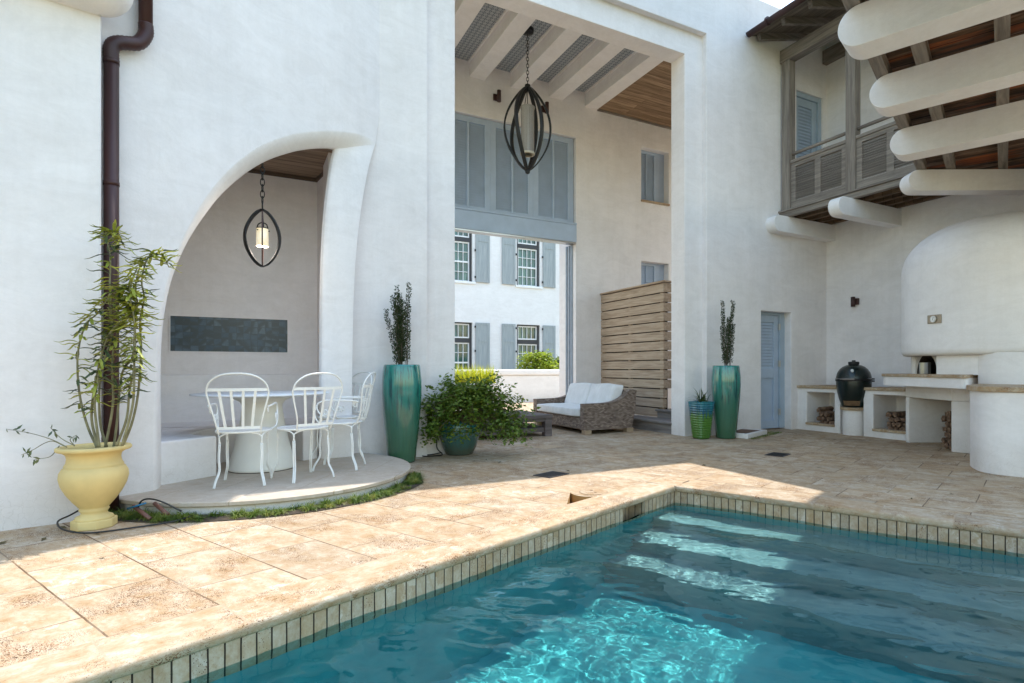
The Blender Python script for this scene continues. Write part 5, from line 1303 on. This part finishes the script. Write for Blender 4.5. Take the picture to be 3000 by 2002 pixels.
# ceramic grill
M_EGG = None
def egg_mat():
    m, nt, b = mat('dark green pebbled ceramic'); co = objco(nt)
    v = N(nt, 'ShaderNodeTexVoronoi', Scale=75.0); nt.links.new(co, v.inputs['Vector'])
    b.inputs['Base Color'].default_value = (0.003, 0.011, 0.010, 1); b.inputs['Roughness'].default_value = 0.2; b.inputs['Specular IOR Level'].default_value = 0.6
    bump(nt, b, v.outputs['Distance'], 0.5, 0.003); return m
M_EGG = egg_mat()
gp = HO+HA*(FX+0.06)+HB*(-1.03); gr = empty('ceramic_grill', (gp.x, gp.y, 0.447), HR, 'dark green egg-shaped ceramic grill standing on the low round pedestal', 'grill'); gr.scale = (0.9, 0.9, 1)
m = MB(); m.lathe([(0, 0), (0.17, 0), (0.20, 0.02), (0.24, 0.12), (0.272, 0.24), (0.288, 0.34), (0.292, 0.40), (0.292, 0.425)], n=56); m.build('base', M_EGG, gr)
m = MB(); m.lathe([(0.292, 0.462), (0.288, 0.49), (0.268, 0.555), (0.23, 0.61), (0.18, 0.65), (0.12, 0.675), (0.07, 0.685)], n=56); m.build('lid', M_EGG, gr)
m = MB()
for z in (0.428, 0.448): m.lathe([(0.290, z-0.008), (0.302, z-0.007), (0.302, z+0.007), (0.290, z+0.008)], n=56, smooth=False)
m.build('band', M_IRON, gr)
m = MB(); m.lathe([(0, 0.755), (0.03, 0.755), (0.032, 0.735), (0.075, 0.732), (0.092, 0.728), (0.092, 0.69), (0.08, 0.68)], n=32, smooth=False); m.build('vent_cap', M_IRON, gr)
def facing(az_deg): # unit vector in grill space for a compass direction
    w = Vector((math.sin(R(az_deg)), math.cos(R(az_deg)), 0)); return Vector((w.dot(HA), w.dot(HB), 0))
fdir = facing(225); sdir = Vector((-fdir.y, fdir.x, 0))
m = MB(); c = fdir*0.335+Vector((0, 0, 0.452)); m.tube([tuple(c-sdir*0.12), tuple(c+sdir*0.12)], 0.014, 12); m.build('handle', M_STEP, gr)
m = MB()
for s_ in (-0.10, 0.10): m.tube([tuple(c+sdir*s_), tuple(fdir*0.29+sdir*s_+Vector((0, 0, 0.44)))], 0.008, 8)
m.build('handle_bracket', M_IRON, gr)
f2 = facing(215); 
m = MB(); n = 10; vs = []
for i in range(n+1):
    a = math.atan2(f2.y, f2.x)+R(-32+64*i/n)
    for r_, z in ((0.212, 0.03), (0.248, 0.105), (0.262, 0.108), (0.228, 0.03)): vs.append((r_*math.cos(a), r_*math.sin(a), z))
m.add(vs, [(4*i+a, 4*i+(a+1) % 4, 4*i+4+(a+1) % 4, 4*i+4+a) for i in range(n) for a in range(4)]+[(0, 1, 2, 3), (4*n, 4*n+3, 4*n+2, 4*n+1)])
m.build('draft_door', simple('copper toned steel', (0.42, 0.30, 0.20), 0.25, metal=0.85, var=0.3, scale=14), gr)
f3 = facing(212); c = f3*0.262+Vector((0, 0, 0.585)); nrm_ = (f3+Vector((0, 0, 0.55))).normalized()
m = MB(); m.tube([tuple(c-nrm_*0.02), tuple(c+nrm_*0.012)], 0.024, 20); m.build('thermometer', simple('white dial two', (0.6, 0.62, 0.62), 0.4, var=0.02), gr)
m = MB()
for z in (0.42, 0.455): m.tube([tuple(facing(110)*0.29+Vector((0, 0, z))), tuple(facing(110)*0.335+Vector((0, 0, z)))], 0.012, 8)
m.build('hinge_bolt', M_IRON, gr)

# firewood: every log a thing of its own
def logmat():
    m, nt, b = mat('split firewood'); co = objco(nt)
    c = ramp(nt, [(0.3, (0.05, 0.03, 0.02)), (0.5, (0.16, 0.095, 0.06)), (0.7, (0.36, 0.24, 0.15))], noi(nt, co, 16, 5, 0.7)).outputs[0]
    nt.links.new(c, b.inputs['Base Color']); b.inputs['Roughness'].default_value = 0.9; bump(nt, b, noi(nt, co, 40, 4), 0.6, 0.006); return m
M_LOG = logmat(); rd = random.Random(21); log_meshes = []
for k in range(5):
    m = MB(); n = rd.choice([4, 5, 5]); base = [(0.045*rd.uniform(0.7, 1.2)*math.cos(2*math.pi*(i+rd.uniform(-.2, .2))/n), 0.045*rd.uniform(0.7, 1.2)*math.sin(2*math.pi*(i+rd.uniform(-.2, .2))/n)) for i in range(n)]
    L = 0.36; vs = []
    for j in range(6): vs += [(a*rd.uniform(0.9, 1.1), -L/2+L*j/5, b*rd.uniform(0.9, 1.1)) for a, b in base]
    m.add(vs, [(j*n+i, j*n+(i+1) % n, (j+1)*n+(i+1) % n, (j+1)*n+i) for j in range(5) for i in range(n)]+[tuple(range(n)), tuple(range(6*n-1, 5*n-1, -1))])
    o = m.build('firewood_log', M_LOG); log_meshes.append(o.data); bpy.data.objects.remove(o)
cnt = 0
def stack(org, rz, cols, rows, label, grp, slope=1):
    """org = world base point at the lower corner; logs lie with their ends to the front"""
    global cnt
    dx = Vector((math.cos(rz), math.sin(rz), 0))
    for r_ in range(rows):
        for c in range(cols-(r_*slope)//1 if slope else cols):
            o = bpy.data.objects.new('firewood_log', log_meshes[cnt % 5]); COL.objects.link(o); cnt += 1
            p = org+dx*(0.085*(cols-1-c)+(0.04 if r_ % 2 else 0)+rd.uniform(-.008, .008))+Vector((0, 0, 0.045+0.072*r_))
            o.location = p; o.rotation_euler = (rd.uniform(-.06, .06), rd.uniform(-3, 3), rz+rd.uniform(-.08, .08)); o.scale = (1, rd.uniform(0.85, 1.05), 1)
            tag(o, label, 'firewood', grp)
def hwld(s, t, z=0): v = HO+HA*s+HB*t; return Vector((v.x, v.y, z))
stack(hwld(FX+0.20, -0.70, 0.102), HR+R(90), 4, 4, 'split log in the small stack inside the left firewood bay', 'logs in the left bay')
for o in [o for o in COL.objects if o.name.startswith('firewood_log')]: pass
stack(hwld(FX+0.26, -1.97, 0.102), HR+R(90), 5, 4, 'split log in the stack inside the right firewood bay', 'logs in the right bay')
stack(Vector((5.22, 7.53, 0.0)), R(90), 2, 7, 'split log in the tall pile under the pizza oven', 'logs under the oven', slope=0)

# ------------------------------------------------------------------ lounge furniture in the loggia
def wicker():
    m, nt, b = mat('woven grey brown wicker'); tc = nt.nodes.new('ShaderNodeTexCoord')
    br = nt.nodes.new('ShaderNodeTexBrick'); br.offset = 0.5; br.inputs['Scale'].default_value = 1.0; br.inputs['Brick Width'].default_value = 0.05; br.inputs['Row Height'].default_value = 0.017
    br.inputs['Mortar Size'].default_value = 0.003; br.inputs['Mortar Smooth'].default_value = 0.6; br.inputs['Color1'].default_value = (0.16, 0.11, 0.085, 1); br.inputs['Color2'].default_value = (0.42, 0.33, 0.27, 1); br.inputs['Mortar'].default_value = (0.035, 0.022, 0.016, 1)
    nt.links.new(tc.outputs['UV'], br.inputs['Vector'])
    c = mixc(nt, 0.6, br.outputs['Color'], ramp(nt, [(0.35, (0.6, 0.55, 0.5)), (0.65, (1.35, 1.3, 1.25))], noi(nt, tc.outputs['UV'], 26, 5, 0.7)).outputs[0], 'MULTIPLY')
    nt.links.new(c, b.inputs['Base Color']); b.inputs['Roughness'].default_value = 0.75
    inv = N(nt, 'ShaderNodeMath', operation='SUBTRACT'); inv.inputs[0].default_value = 1; nt.links.new(br.outputs['Fac'], inv.inputs[1]); bump(nt, b, inv.outputs[0], 1.0, 0.008); return m
M_WICK = wicker()
def boxuv(o):
    me = o.data; ul = me.uv_layers.new(name='UVMap') if not me.uv_layers else me.uv_layers[0]
    for p in me.polygons:
        n = p.normal
        for li in p.loop_indices:
            v = me.vertices[me.loops[li].vertex_index].co
            ul.data[li].uv = (v.y, v.z) if abs(n.x) >= max(abs(n.y), abs(n.z)) else ((v.x, v.z) if abs(n.y) >= abs(n.z) else (v.y, v.x))
    return o
sp = hwld(2.84, 1.02); so = empty('wicker_sofa', sp, HR, 'grey brown wicker sofa with white cushions in the loggia', 'sofa')
SD, SW_ = 1.0, 1.88     # depth along x (faces -x), width along y
def armprof(): # side outline in xz, seat front at x=0
    return [(0, 0.07), (SD-0.07, 0.07), (SD, 0.35), (SD+0.03, 0.70), (SD-0.04, 0.715), (SD-0.12, 0.70), (SD-0.22, 0.60), (SD-0.38, 0.53), (SD-0.60, 0.50), (0.03, 0.495), (0.0, 0.48)]
MX = Matrix.Rotation(R(90), 4, 'X')
for y0, y1 in ((0, 0.14), (SW_-0.14, SW_)):
    m = MB(); n = 0; pr = catmull([(x, z, 0) for x, z in armprof()[3:]], 3); pr = [(v.x, v.y) for v in pr]; poly = armprof()[:3]+pr
    m.prism(poly, -y1, -y0, MX); boxuv(m.build('arm', M_WICK, so, bevel=0.025, seg=3))
m = MB(); m.box(0.02, SD-0.05, 0.14, SW_-0.14, 0.07, 0.27); boxuv(m.build('seat_base', M_WICK, so, bevel=0.015))
m = MB(); m.prism([(SD-0.10, 0.27), (SD-0.005, 0.27), (SD+0.025, 0.70), (SD-0.05, 0.70)], -(SW_-0.14), -0.14, MX); boxuv(m.build('back', M_WICK, so, bevel=0.02))
def fabric():
    m, nt, b = mat('white outdoor fabric'); co = objco(nt)
    nt.links.new(ramp(nt, [(0.3, (0.62, 0.61, 0.60)), (0.7, (0.75, 0.745, 0.74))], noi(nt, co, 4, 4)).outputs[0], b.inputs['Base Color']); b.inputs['Roughness'].default_value = 0.95
    b.inputs['Sheen Weight'].default_value = 0.3
    p = bump(nt, b, noi(nt, objco(nt, (3, 14, 1.2)), 1.6, 4, 0.6, 0.4), 0.9, 0.03); bump(nt, b, noi(nt, co, 90, 2), 0.2, 0.001, p); return m
M_FAB = fabric()
def cushion(name, x0, x1, y0, y1, z0, z1, lean=0.0, puff=0.03, par=so):
    m = MB(); nx, ny, nz = 8, 12, 5; vs = {}; idx = {}
    for i in range(nx+1):
        for j in range(ny+1):
            for k in range(nz+1):
                if 0 < i < nx and 0 < j < ny and 0 < k < nz: continue
                u, v, w = i/nx*2-1, j/ny*2-1, k/nz*2-1
                ed = (1-u*u)*(1-v*v)*(1-w*w)
                # bulge each face a little
                bx = puff*u*(1-v*v)*(1-w*w); by = puff*v*(1-u*u)*(1-w*w); bz = puff*w*(1-u*u)*(1-v*v)
                x = (x0+x1)/2+u*(x1-x0)/2*0.995+bx; y = (y0+y1)/2+v*(y1-y0)/2*0.985+by; z = (z0+z1)/2+w*(z1-z0)/2*0.985+bz
                nn = noise.noise(Vector((x*3, y*3, z*3+len(name))))*0.010
                idx[(i, j, k)] = len(vs); vs[(i, j, k)] = (x+lean*(z-z0)+nn, y, z+nn)
    fs = []
    def q(a, b, c, d): fs.append((idx[a], idx[b], idx[c], idx[d]))
    for i in range(nx):
        for j in range(ny):
            for k in (0, nz): q((i, j, k), (i+1, j, k), (i+1, j+1, k), (i, j+1, k))
    for i in range(nx):
        for k in range(nz):
            for j in (0, ny): q((i, j, k), (i+1, j, k), (i+1, j, k+1), (i, j, k+1))
    for j in range(ny):
        for k in range(nz):
            for i in (0, nx): q((i, j, k), (i, j+1, k), (i, j+1, k+1), (i, j, k+1))
    m.add(list(vs.values()), fs, True); o = m.build(name, M_FAB, par)
    s_ = o.modifiers.new('sub', 'SUBSURF'); s_.levels = 1; s_.render_levels = 2; return o
cushion('seat_cushion', -0.03, 0.78, 0.15, SW_-0.15, 0.275, 0.415, puff=0.010)
cushion('back_cushion', 0.56, 0.76, 0.16, SW_/2-0.005, 0.40, 0.79, 0.36, 0.016); cushion('back_cushion', 0.56, 0.76, SW_/2+0.002, SW_-0.16, 0.40, 0.79, 0.36, 0.016)
M_PALEW = simple('pale timber foot', (0.36, 0.26, 0.17), 0.7)
for x in (0.01, SD-0.16):
    for y in (0.01, SW_-0.13): m = MB(); m.box(x, x+0.13, y, y+0.10, 0, 0.075); m.build('foot', M_PALEW, so, bevel=0.004)
M_TABW = wood('dark grey table timber', [(0.09, 0.072, 0.066), (0.135, 0.108, 0.10), (0.19, 0.16, 0.15)], axis=0)
ct = empty('coffee_table', hwld(0.95, 1.14), HR, 'low dark timber coffee table in front of the wicker sofa', 'table')
TL, TW = 1.38, 1.25
m = MB(); 
for k in range(8): m.box(0, TL, k*TW/8, (k+1)*TW/8-0.006, 0.285, 0.335)
m.build('tabletop', M_TABW, ct, bevel=0.003)
m = MB(); m.box(0.02, TL-0.02, 0.02, 0.06, 0.235, 0.285); m.box(0.02, TL-0.02, TW-0.06, TW-0.02, 0.235, 0.285); m.box(0.02, 0.06, 0.06, TW-0.06, 0.235, 0.285); m.box(TL-0.06, TL-0.02, 0.06, TW-0.06, 0.235, 0.285); m.build('apron', M_TABW, ct)
m = MB(); m.box(0.05, TL-0.05, 0.05, TW-0.05, 0.065, 0.135); m.build('lower_shelf', M_TABW, ct)
for x in (0.01, TL-0.13):
    for y in (0.01, TW-0.13): m = MB(); m.box(x, x+0.12, y, y+0.12, 0, 0.284); m.build('leg', M_TABW, ct, bevel=0.004)
bp = hwld(1.15, 1.55, 0.336); bo = empty('blue_pot', bp, 0, 'cobalt blue pot with a leafy plant standing on the coffee table', 'pot')
m = MB(); m.lathe([(0, 0), (0.09, 0), (0.11, 0.02), (0.155, 0.10), (0.175, 0.17), (0.17, 0.215), (0.16, 0.22), (0.155, 0.20)], n=40); m.build('body', simple('cobalt glaze', (0.01, 0.03, 0.10), 0.12, var=0.3, spec=0.7), bo)
leafy('potted_plant', 'leafy green plant growing in the cobalt blue pot', (bp.x, bp.y, 0.58), 0.27, 0.24, 0.26, 2200, M_BUSH, 8, 0.04, low=0.36, cat='plant', twigs=16)

# small striped pot right of the loggia
sq = empty('striped_square_pot', (2.10, 8.78, 0), R(28), 'small square pot, ribbed blue above green with glaze drips', 'pot')
def drip():
    m, nt, b = mat('blue over green glaze'); tc = nt.nodes.new('ShaderNodeTexCoord'); sx = nt.nodes.new('ShaderNodeSeparateXYZ'); nt.links.new(tc.outputs['Object'], sx.inputs[0])
    a = N(nt, 'ShaderNodeMath', operation='MULTIPLY_ADD'); nt.links.new(noi(nt, objco(nt, (30, 30, 0.2)), 1.5, 2), a.inputs[0]); a.inputs[1].default_value = 0.5; nt.links.new(sx.outputs[2], a.inputs[2])
    c = ramp(nt, [(0.0, (0.04, 0.12, 0.018)), (0.615, (0.07, 0.19, 0.025)), (0.625, (0.008, 0.05, 0.06)), (0.66, (0.01, 0.09, 0.16)), (0.9, (0.015, 0.22, 0.27))], a.outputs[0]).outputs[0]
    nt.links.new(c, b.inputs['Base Color']); b.inputs['Roughness'].default_value = 0.15; b.inputs['Coat Weight'].default_value = 0.5; return m
m = MB(); prf = []; n = 15
for k in range(n): 
    z = 0.02+0.54*k/n; h = 0.54/n; w0 = 0.098+0.045*(z/0.56)
    prf += [(w0-0.004, z), (w0+0.006, z+h*0.3), (w0+0.007, z+h*0.6), (w0-0.002, z+h*0.95)]
prf = [(0.0, 0.003), (0.09, 0.003)]+prf+[(0.150, 0.56), (0.152, 0.57), (0.125, 0.57), (0.125, 0.53)]
vs = []
def sqr(w, z):
    r_ = []; rr = 0.025
    for cx, cy, a0 in ((1, 1, 0), (-1, 1, 90), (-1, -1, 180), (1, -1, 270)):
        for a in (0, 30, 60, 90): r_.append((cx*(w-rr)+rr*math.cos(R(a0+a)) if w > rr else 0, cy*(w-rr)+rr*math.sin(R(a0+a)) if w > rr else 0, z))
    return r_
for w, z in prf: vs += sqr(w, z)
m.add(vs, [(i*16+k, i*16+(k+1) % 16, (i+1)*16+(k+1) % 16, (i+1)*16+k) for i in range(len(prf)-1) for k in range(16)], True); m.build('body', drip(), sq)
m = MB(); m.box(-0.12, 0.12, -0.12, 0.12, 0.50, 0.535); m.build('soil', M_SOIL, sq)
ap = empty('strappy_plant', (2.10, 8.78, 0.53), 0, 'spiky strap-leaved plant growing in the small striped pot', 'plant'); lf = MB(); rd = random.Random(5)
for k in range(46):
    th = rd.uniform(0, 2*math.pi); e_ = rd.uniform(0.3, 1.6); blade(lf, (rd.gauss(0, 0.03), rd.gauss(0, 0.03), 0), (math.cos(th)*e_, math.sin(th)*e_, 1.2), rd.uniform(0.15, 0.34), rd.uniform(0.014, 0.026), rd.uniform(0.5, 1.5), 7)
lf.build('foliage', leafmat('strap leaf', (0.02, 0.045, 0.012), (0.05, 0.085, 0.02), (0.10, 0.13, 0.04), 0.2, 12), ap, recalc=False)

# pool equipment box, drains, skimmer lid
PRZ = math.atan2(PR.y, PR.x)
bx = empty('access_box', (2.80, 8.74, 0), math.atan2(PA.y, PA.x), 'low pale stone box with a brown lattice grate beside the tall jar', 'utility box')
m = MB()
for a in ((0, 0.80, 0, 0.06), (0, 0.80, 0.40, 0.46), (0, 0.06, 0.06, 0.40), (0.74, 0.80, 0.06, 0.40)): m.box(a[0], a[1], a[2], a[3], 0.0, 0.075)
m.build('rim', M_WALL2, bx, bevel=0.008)
m = MB()
for k in range(16): x = 0.06+0.68*k/15; m.box(x-0.008, x+0.008, 0.06, 0.40, 0.055, 0.066)
for k in range(8): y = 0.06+0.34*k/7; m.box(0.06, 0.74, y-0.008, y+0.008, 0.052, 0.063)
m.build('grate', simple('brown grate', (0.17, 0.10, 0.07), 0.7), bx)
m = MB(); m.box(0.06, 0.74, 0.06, 0.40, 0.0, 0.02); m.build('box_floor', M_SOIL, bx)
gm = MB(); rd = random.Random(8)
o_ = Vector((2.80, 8.74, 0))
for k in range(900):
    if rd.random() < 0.7: x, y = rd.uniform(-0.02, 1.2), rd.uniform(-0.11, -0.01)
    else: x, y = rd.uniform(0.81, 1.25), rd.uniform(-0.1, 0.1)
    p = o_+PA*x-PR*y*1.0*-1*-1; p = o_+PA*x+PR*(-y)
    th = rd.uniform(0, 6.28); blade(gm, (p.x, p.y, 0), (math.cos(th)*0.8, math.sin(th)*0.8, 1), rd.uniform(0.02, 0.045), 0.004, 1.0)
tag(gm.build('grass_strip', M_GRASS, recalc=False), 'dark grass strip growing along the stone access box', 'grass', kind='stuff')
M_DRAIN = simple('dark drain cover', (0.035, 0.03, 0.032), 0.5)
for (x, y), s_, lb in (((-0.12, 5.80), 0.15, 'dark square floor drain nearer the pool, in front of the big shrub'), ((2.66, 7.15), 0.15, 'dark floor drain farther right, in front of the tall jar')):
    d_ = empty('floor_drain', (x, y, 0.0), math.atan2(PA.y, PA.x), lb, 'drain')
    m = MB(); m.box(-s_, s_, -s_*0.75, s_*0.75, 0.001, 0.007); m.build('plate', M_DRAIN, d_)
    m = MB()
    for k in range(9): a = -s_*0.85+s_*1.7*k/8; m.box(a-0.004, a+0.004, -s_*0.65, s_*0.65, 0.0075, 0.010)
    m.build('slots', M_IRON, d_)
sk = empty('skimmer_lid', (0.262, 4.99, 0), 0, 'flush round stone skimmer lid with two finger holes at the pool edge', 'skimmer lid')
# flush round lid beside the open slot at the coping
m = MB(); m.lathe([(0, 0.004), (0.118, 0.004), (0.119, 0.0)], n=48, smooth=False); m.build('lid', M_SLAB, sk)
m = MB(); m.lathe([(0.119, 0.0035), (0.1225, 0.0035)], n=56); m.build('joint', simple('rust joint', (0.16, 0.09, 0.04), 0.9), sk)
for dx, dy in ((-0.015, 0.04), (0.015, -0.03)):
    m = MB(); m.lathe([(0, 0.0055), (0.014, 0.0055)], (dx, dy, 0), 14); m.build('finger_hole', simple('dark hole disc', (0.12, 0.06, 0.02), 0.9), sk)  # flat dark disc; the hole's darkness is only its colour

# ------------------------------------------------------------------ hanging lamps
def ribbon_arc(m, R_, H_, az_, w, th, pw_=0.74, twist=0.0):
    """one bowed iron band from top to bottom of an almond-shaped cage"""
    n = 30; vs = []
    for i in range(n+1):
        t = i/n; z = H_/2-H_*t; r = R_*math.sin(math.pi*t)**pw_
        a = az_+twist*(t-0.5)
        rad = Vector((math.cos(a), math.sin(a), 0)); tan = Vector((-math.sin(a), math.cos(a), 0))
        c = rad*r+Vector((0, 0, z))
        dr = Vector((0, 0, -1)); 
        nrm_ = rad
        for s1, s2 in ((-1, -1), (1, -1), (1, 1), (-1, 1)): vs.append(c+tan*(w/2*s1)+nrm_*(th/2*s2))
    m.add(vs, [(4*i+k, 4*i+(k+1) % 4, 4*i+4+(k+1) % 4, 4*i+4+k) for i in range(n) for k in range(4)], True)
def chain(m, z0, z1, link, r):
    n = max(2, int((z1-z0)/(link*0.72)))
    for i in range(n):
        zc = z0+(z1-z0)*(i+0.5)/n; c = []
        for k in range(13):
            a = 2*math.pi*k/12; x = link*0.28*math.cos(a); z = link*0.5*math.sin(a)
            c.append((x, 0, zc+z) if i % 2 else (0, x, zc+z))
        m.tube(c, r, 5, caps=False)
# large lantern in the loggia
lp = hwld(2.18, 1.76, 5.06); ln = empty('iron_lantern', lp, R(10), 'large black iron almond-shaped lantern hanging from the loggia ceiling', 'lantern')
for k, a in enumerate((0, 62, 128, 180, 236, 300)):
    m = MB(); ribbon_arc(m, 0.385, 1.42, R(a), 0.06, 0.028, twist=0.35); m.build('cage_band', M_IRON, ln)
m = MB(); m.lathe([(0, 0.74), (0.045, 0.73), (0.05, 0.70), (0.03, 0.68)], n=20); m.lathe([(0, -0.76), (0.035, -0.74), (0.045, -0.70), (0.02, -0.68)], n=20); m.build('finial', M_IRON, ln)
m = MB(); chain(m, 0.74, 1.58, 0.075, 0.005); m.build('chain', M_IRON, ln)
m = MB(); m.lathe([(0, 1.58), (0.03, 1.585), (0.10, 1.60), (0.105, 1.66), (0, 1.665)], n=32); m.build('ceiling_cup', M_IRON, ln)
m = MB(); m.tube([(0, 0, 0.72), (0, 0, 0.36)], 0.006, 8); m.tube([(0.0, 0, 0.70), (-0.05, 0.02, 0.37)], 0.006, 8); m.build('rod', M_IRON, ln)
def mesh_shade():
    m, nt, b = mat('perforated bronze shade'); b.inputs['Base Color'].default_value = (0.33, 0.29, 0.25, 1); b.inputs['Roughness'].default_value = 0.6; b.inputs['Metallic'].default_value = 0.3
    v = N(nt, 'ShaderNodeTexVoronoi', Scale=120.0, Randomness=0.2); nt.links.new(objco(nt), v.inputs['Vector'])
    nt.links.new(ramp(nt, [(0.2, (0.14, 0.12, 0.11)), (0.5, (0.36, 0.33, 0.30))], v.outputs['Distance']).outputs[0], b.inputs['Base Color']); return m
m = MB(); m.lathe([(0.120, 0.36), (0.124, 0.35), (0.110, 0.31), (0.112, -0.40)], n=40); m.build('shade', mesh_shade(), ln)
m = MB(); m.lathe([(0.085, -0.40), (0.120, -0.40), (0.122, -0.42), (0.120, -0.435), (0.085, -0.435)], n=40); m.lathe([(0.10, 0.362), (0.115, 0.362), (0.115, 0.35)], n=40); m.build('shade_ring', simple('cream enamel', (0.62, 0.56, 0.45), 0.5), ln)
m = MB(); m.lathe([(0, -0.38), (0.08, -0.38)], n=30); m.build('diffuser', simple('frosted glass', (0.3, 0.28, 0.25), 0.5), ln)
# small lit lantern in the nook
lp2 = Vector((-2.92, 5.6, 2.335)); l2 = empty('lit_lantern', lp2, R(12), 'small black iron lantern with a glowing cream shade hanging in the arched nook', 'lantern'); l2.scale = (0.88, 0.88, 1)
pl_d = bpy.data.lights.new('nook_bulb', 'POINT'); pl_d.energy = 5.0; pl_d.color = (1.0, 0.90, 0.78); pl_d.shadow_soft_size = 0.05
pl_o = bpy.data.objects.new('nook_bulb_light', pl_d); COL.objects.link(pl_o); pl_o.location = (lp2.x, lp2.y, lp2.z-0.11)
for a in (3, 32, 183, 212): m = MB(); ribbon_arc(m, 0.178, 0.555, R(a), 0.075, 0.014, pw_=0.62, twist=0.2); m.build('cage_band', M_IRON, l2)
for a in (285, 105): m = MB(); ribbon_arc(m, 0.172, 0.555, R(a), 0.014, 0.012); m.build('cage_band', M_BROWNMET, l2)
m = MB(); chain(m, 0.34, 1.15, 0.075, 0.0055); m.build('chain', M_IRON, l2)
m = MB(); m.tube([(0, 0, 0.26), (0, 0, 0.36)], 0.008, 8); m.tube([(0, 0, 0.26), (0.012, 0, 0.10)], 0.006, 8); m.build('rod', M_IRON, l2)
sh = empty('lamp_shade', (0, 0, 0), parent=l2)
def glow_mat():
    m, nt, b = mat('glowing alabaster shade'); co = objco(nt)
    c = ramp(nt, [(0.3, (0.80, 0.62, 0.34)), (0.7, (0.85, 0.80, 0.66))], noi(nt, co, 9, 3)).outputs[0]; nt.links.new(c, b.inputs['Base Color'])
    b.inputs['Roughness'].default_value = 0.35; nt.links.new(c, b.inputs['Emission Color']); b.inputs['Emission Strength'].default_value = 0.22; return m
m = MB(); m.lathe([(0.058, 0.095), (0.060, 0.08), (0.0625, -0.08), (0.060, -0.082), (0.057, 0.08)], n=36); m.build('shade_glass', glow_mat(), l2)
bpy.data.objects.remove(sh)
def bulb_mat():
    m, nt, b = mat('lit bulb'); b.inputs['Emission Color'].default_value = (1, 0.88, 0.65, 1); b.inputs['Emission Strength'].default_value = 2.5; return m
m = MB(); m.lathe([(0, -0.075), (0.045, -0.072), (0.05, -0.06), (0.03, 0.0), (0, 0.02)], n=24); m.build('bulb', bulb_mat(), l2)
m = MB(); m.lathe([(0.0, 0.10), (0.06, 0.098), (0.062, 0.09), (0.0, 0.09)], n=30)
m.tube(catmull([(-0.055, 0, 0.10), (-0.04, 0, 0.135), (0, 0, 0.15), (0.04, 0, 0.135), (0.055, 0, 0.10)], 5), 0.006, 8); m.build('shade_holder', M_IRON, l2)
m = MB()
for a in (0, 120, 240): m.tube([(0.058*math.cos(R(a)), 0.058*math.sin(R(a)), 0.07), (0.075*math.cos(R(a)), 0.075*math.sin(R(a)), 0.07)], 0.005, 8)
m.build('thumb_screw', M_IRON, l2)

# ------------------------------------------------------------------ planting beyond the loggia
g1 = hwld(6.9, 10.6, 1.25)
leafy('street_shrub', 'bright green feathery shrub behind the terrace wall, in front of the right window', tuple(hwld(6.85, 10.7, 1.05)), 0.70, 0.5, 0.62, 3800, M_BUSHL, 31, 0.09, cat='shrub', grp='shrubs beyond the terrace wall', twigs=40)
leafy('street_shrub', 'smaller grey green shrub behind the terrace wall at its right end', tuple(hwld(8.1, 11.1, 1.0)), 0.62, 0.5, 0.5, 3000, leafmat('grey green leaf', (0.05, 0.09, 0.04), (0.12, 0.18, 0.08), (0.24, 0.30, 0.14), 0.4, 6), 33, 0.09, cat='shrub', grp='shrubs beyond the terrace wall', twigs=30)
yg = hwld(3.0, 6.6, 0.0); tpot = empty('terrace_planter', yg, HR, 'white trough of sunlit yellow green plants on the terrace behind the big shrub', 'planter')
m = MB(); m.box(-0.75, 0.55, -0.25, 0.25, 0, 0.70); m.build('trough', M_FAR, tpot, bevel=0.02)
lf = MB(); rd = random.Random(12)
for k in range(900):
    th = rd.uniform(0, 6.28); e_ = rd.uniform(0, 0.7); blade(lf, (rd.uniform(-0.72, 0.52), rd.uniform(-0.2, 0.2), 0.69), (math.cos(th)*e_, math.sin(th)*e_, 1.2), rd.uniform(0.2, 0.55), rd.uniform(0.012, 0.03), rd.uniform(0.2, 0.9), 4)
lf.build('foliage', leafmat('sunlit yellow leaf', (0.30, 0.36, 0.02), (0.48, 0.50, 0.03), (0.60, 0.55, 0.05), 0.5, 5), tpot, recalc=False)  # backlit glow is put into the leaf yellow

# fallen leaves: a few single leaves on the paving
rd = random.Random(77); ml = simple('dry leaf', (0.10, 0.075, 0.03), 0.8, var=0.4)
m = MB(); m.add([(0, -0.035, 0.004), (0.014, 0, 0.010), (0, 0.04, 0.004), (-0.014, 0, 0.003)], [(0, 1, 2), (0, 2, 3)]); lo = m.build('fallen_leaf', ml, recalc=False)
spots = [(-3.35, 3.86), (-3.24, 3.60), (-3.42, 3.52), (-3.0, 3.72), (-1.02, 6.62), (-0.9, 6.75), (-0.72, 6.55), (0.05, 6.0), (2.6, 7.3), (4.05, 8.6), (4.35, 8.4), (3.1, 6.9), (2.75, 6.2), (3.3, 4.9), (2.85, 4.72), (1.55, 6.35), (-0.35, 7.2), (-2.6, 3.25)]
for k, (x, y) in enumerate(spots):
    o = lo if k == 0 else lo.copy()
    if k: COL.objects.link(o)
    o.location = (x, y, 0.002); o.rotation_euler = (rd.uniform(-.2, .2), rd.uniform(-.2, .2), rd.uniform(0, 6.28)); s_ = rd.uniform(0.5, 1.1); o.scale = (s_, s_, 1)
    tag(o, 'small dry leaf lying on the travertine paving', 'leaf', 'fallen leaves')
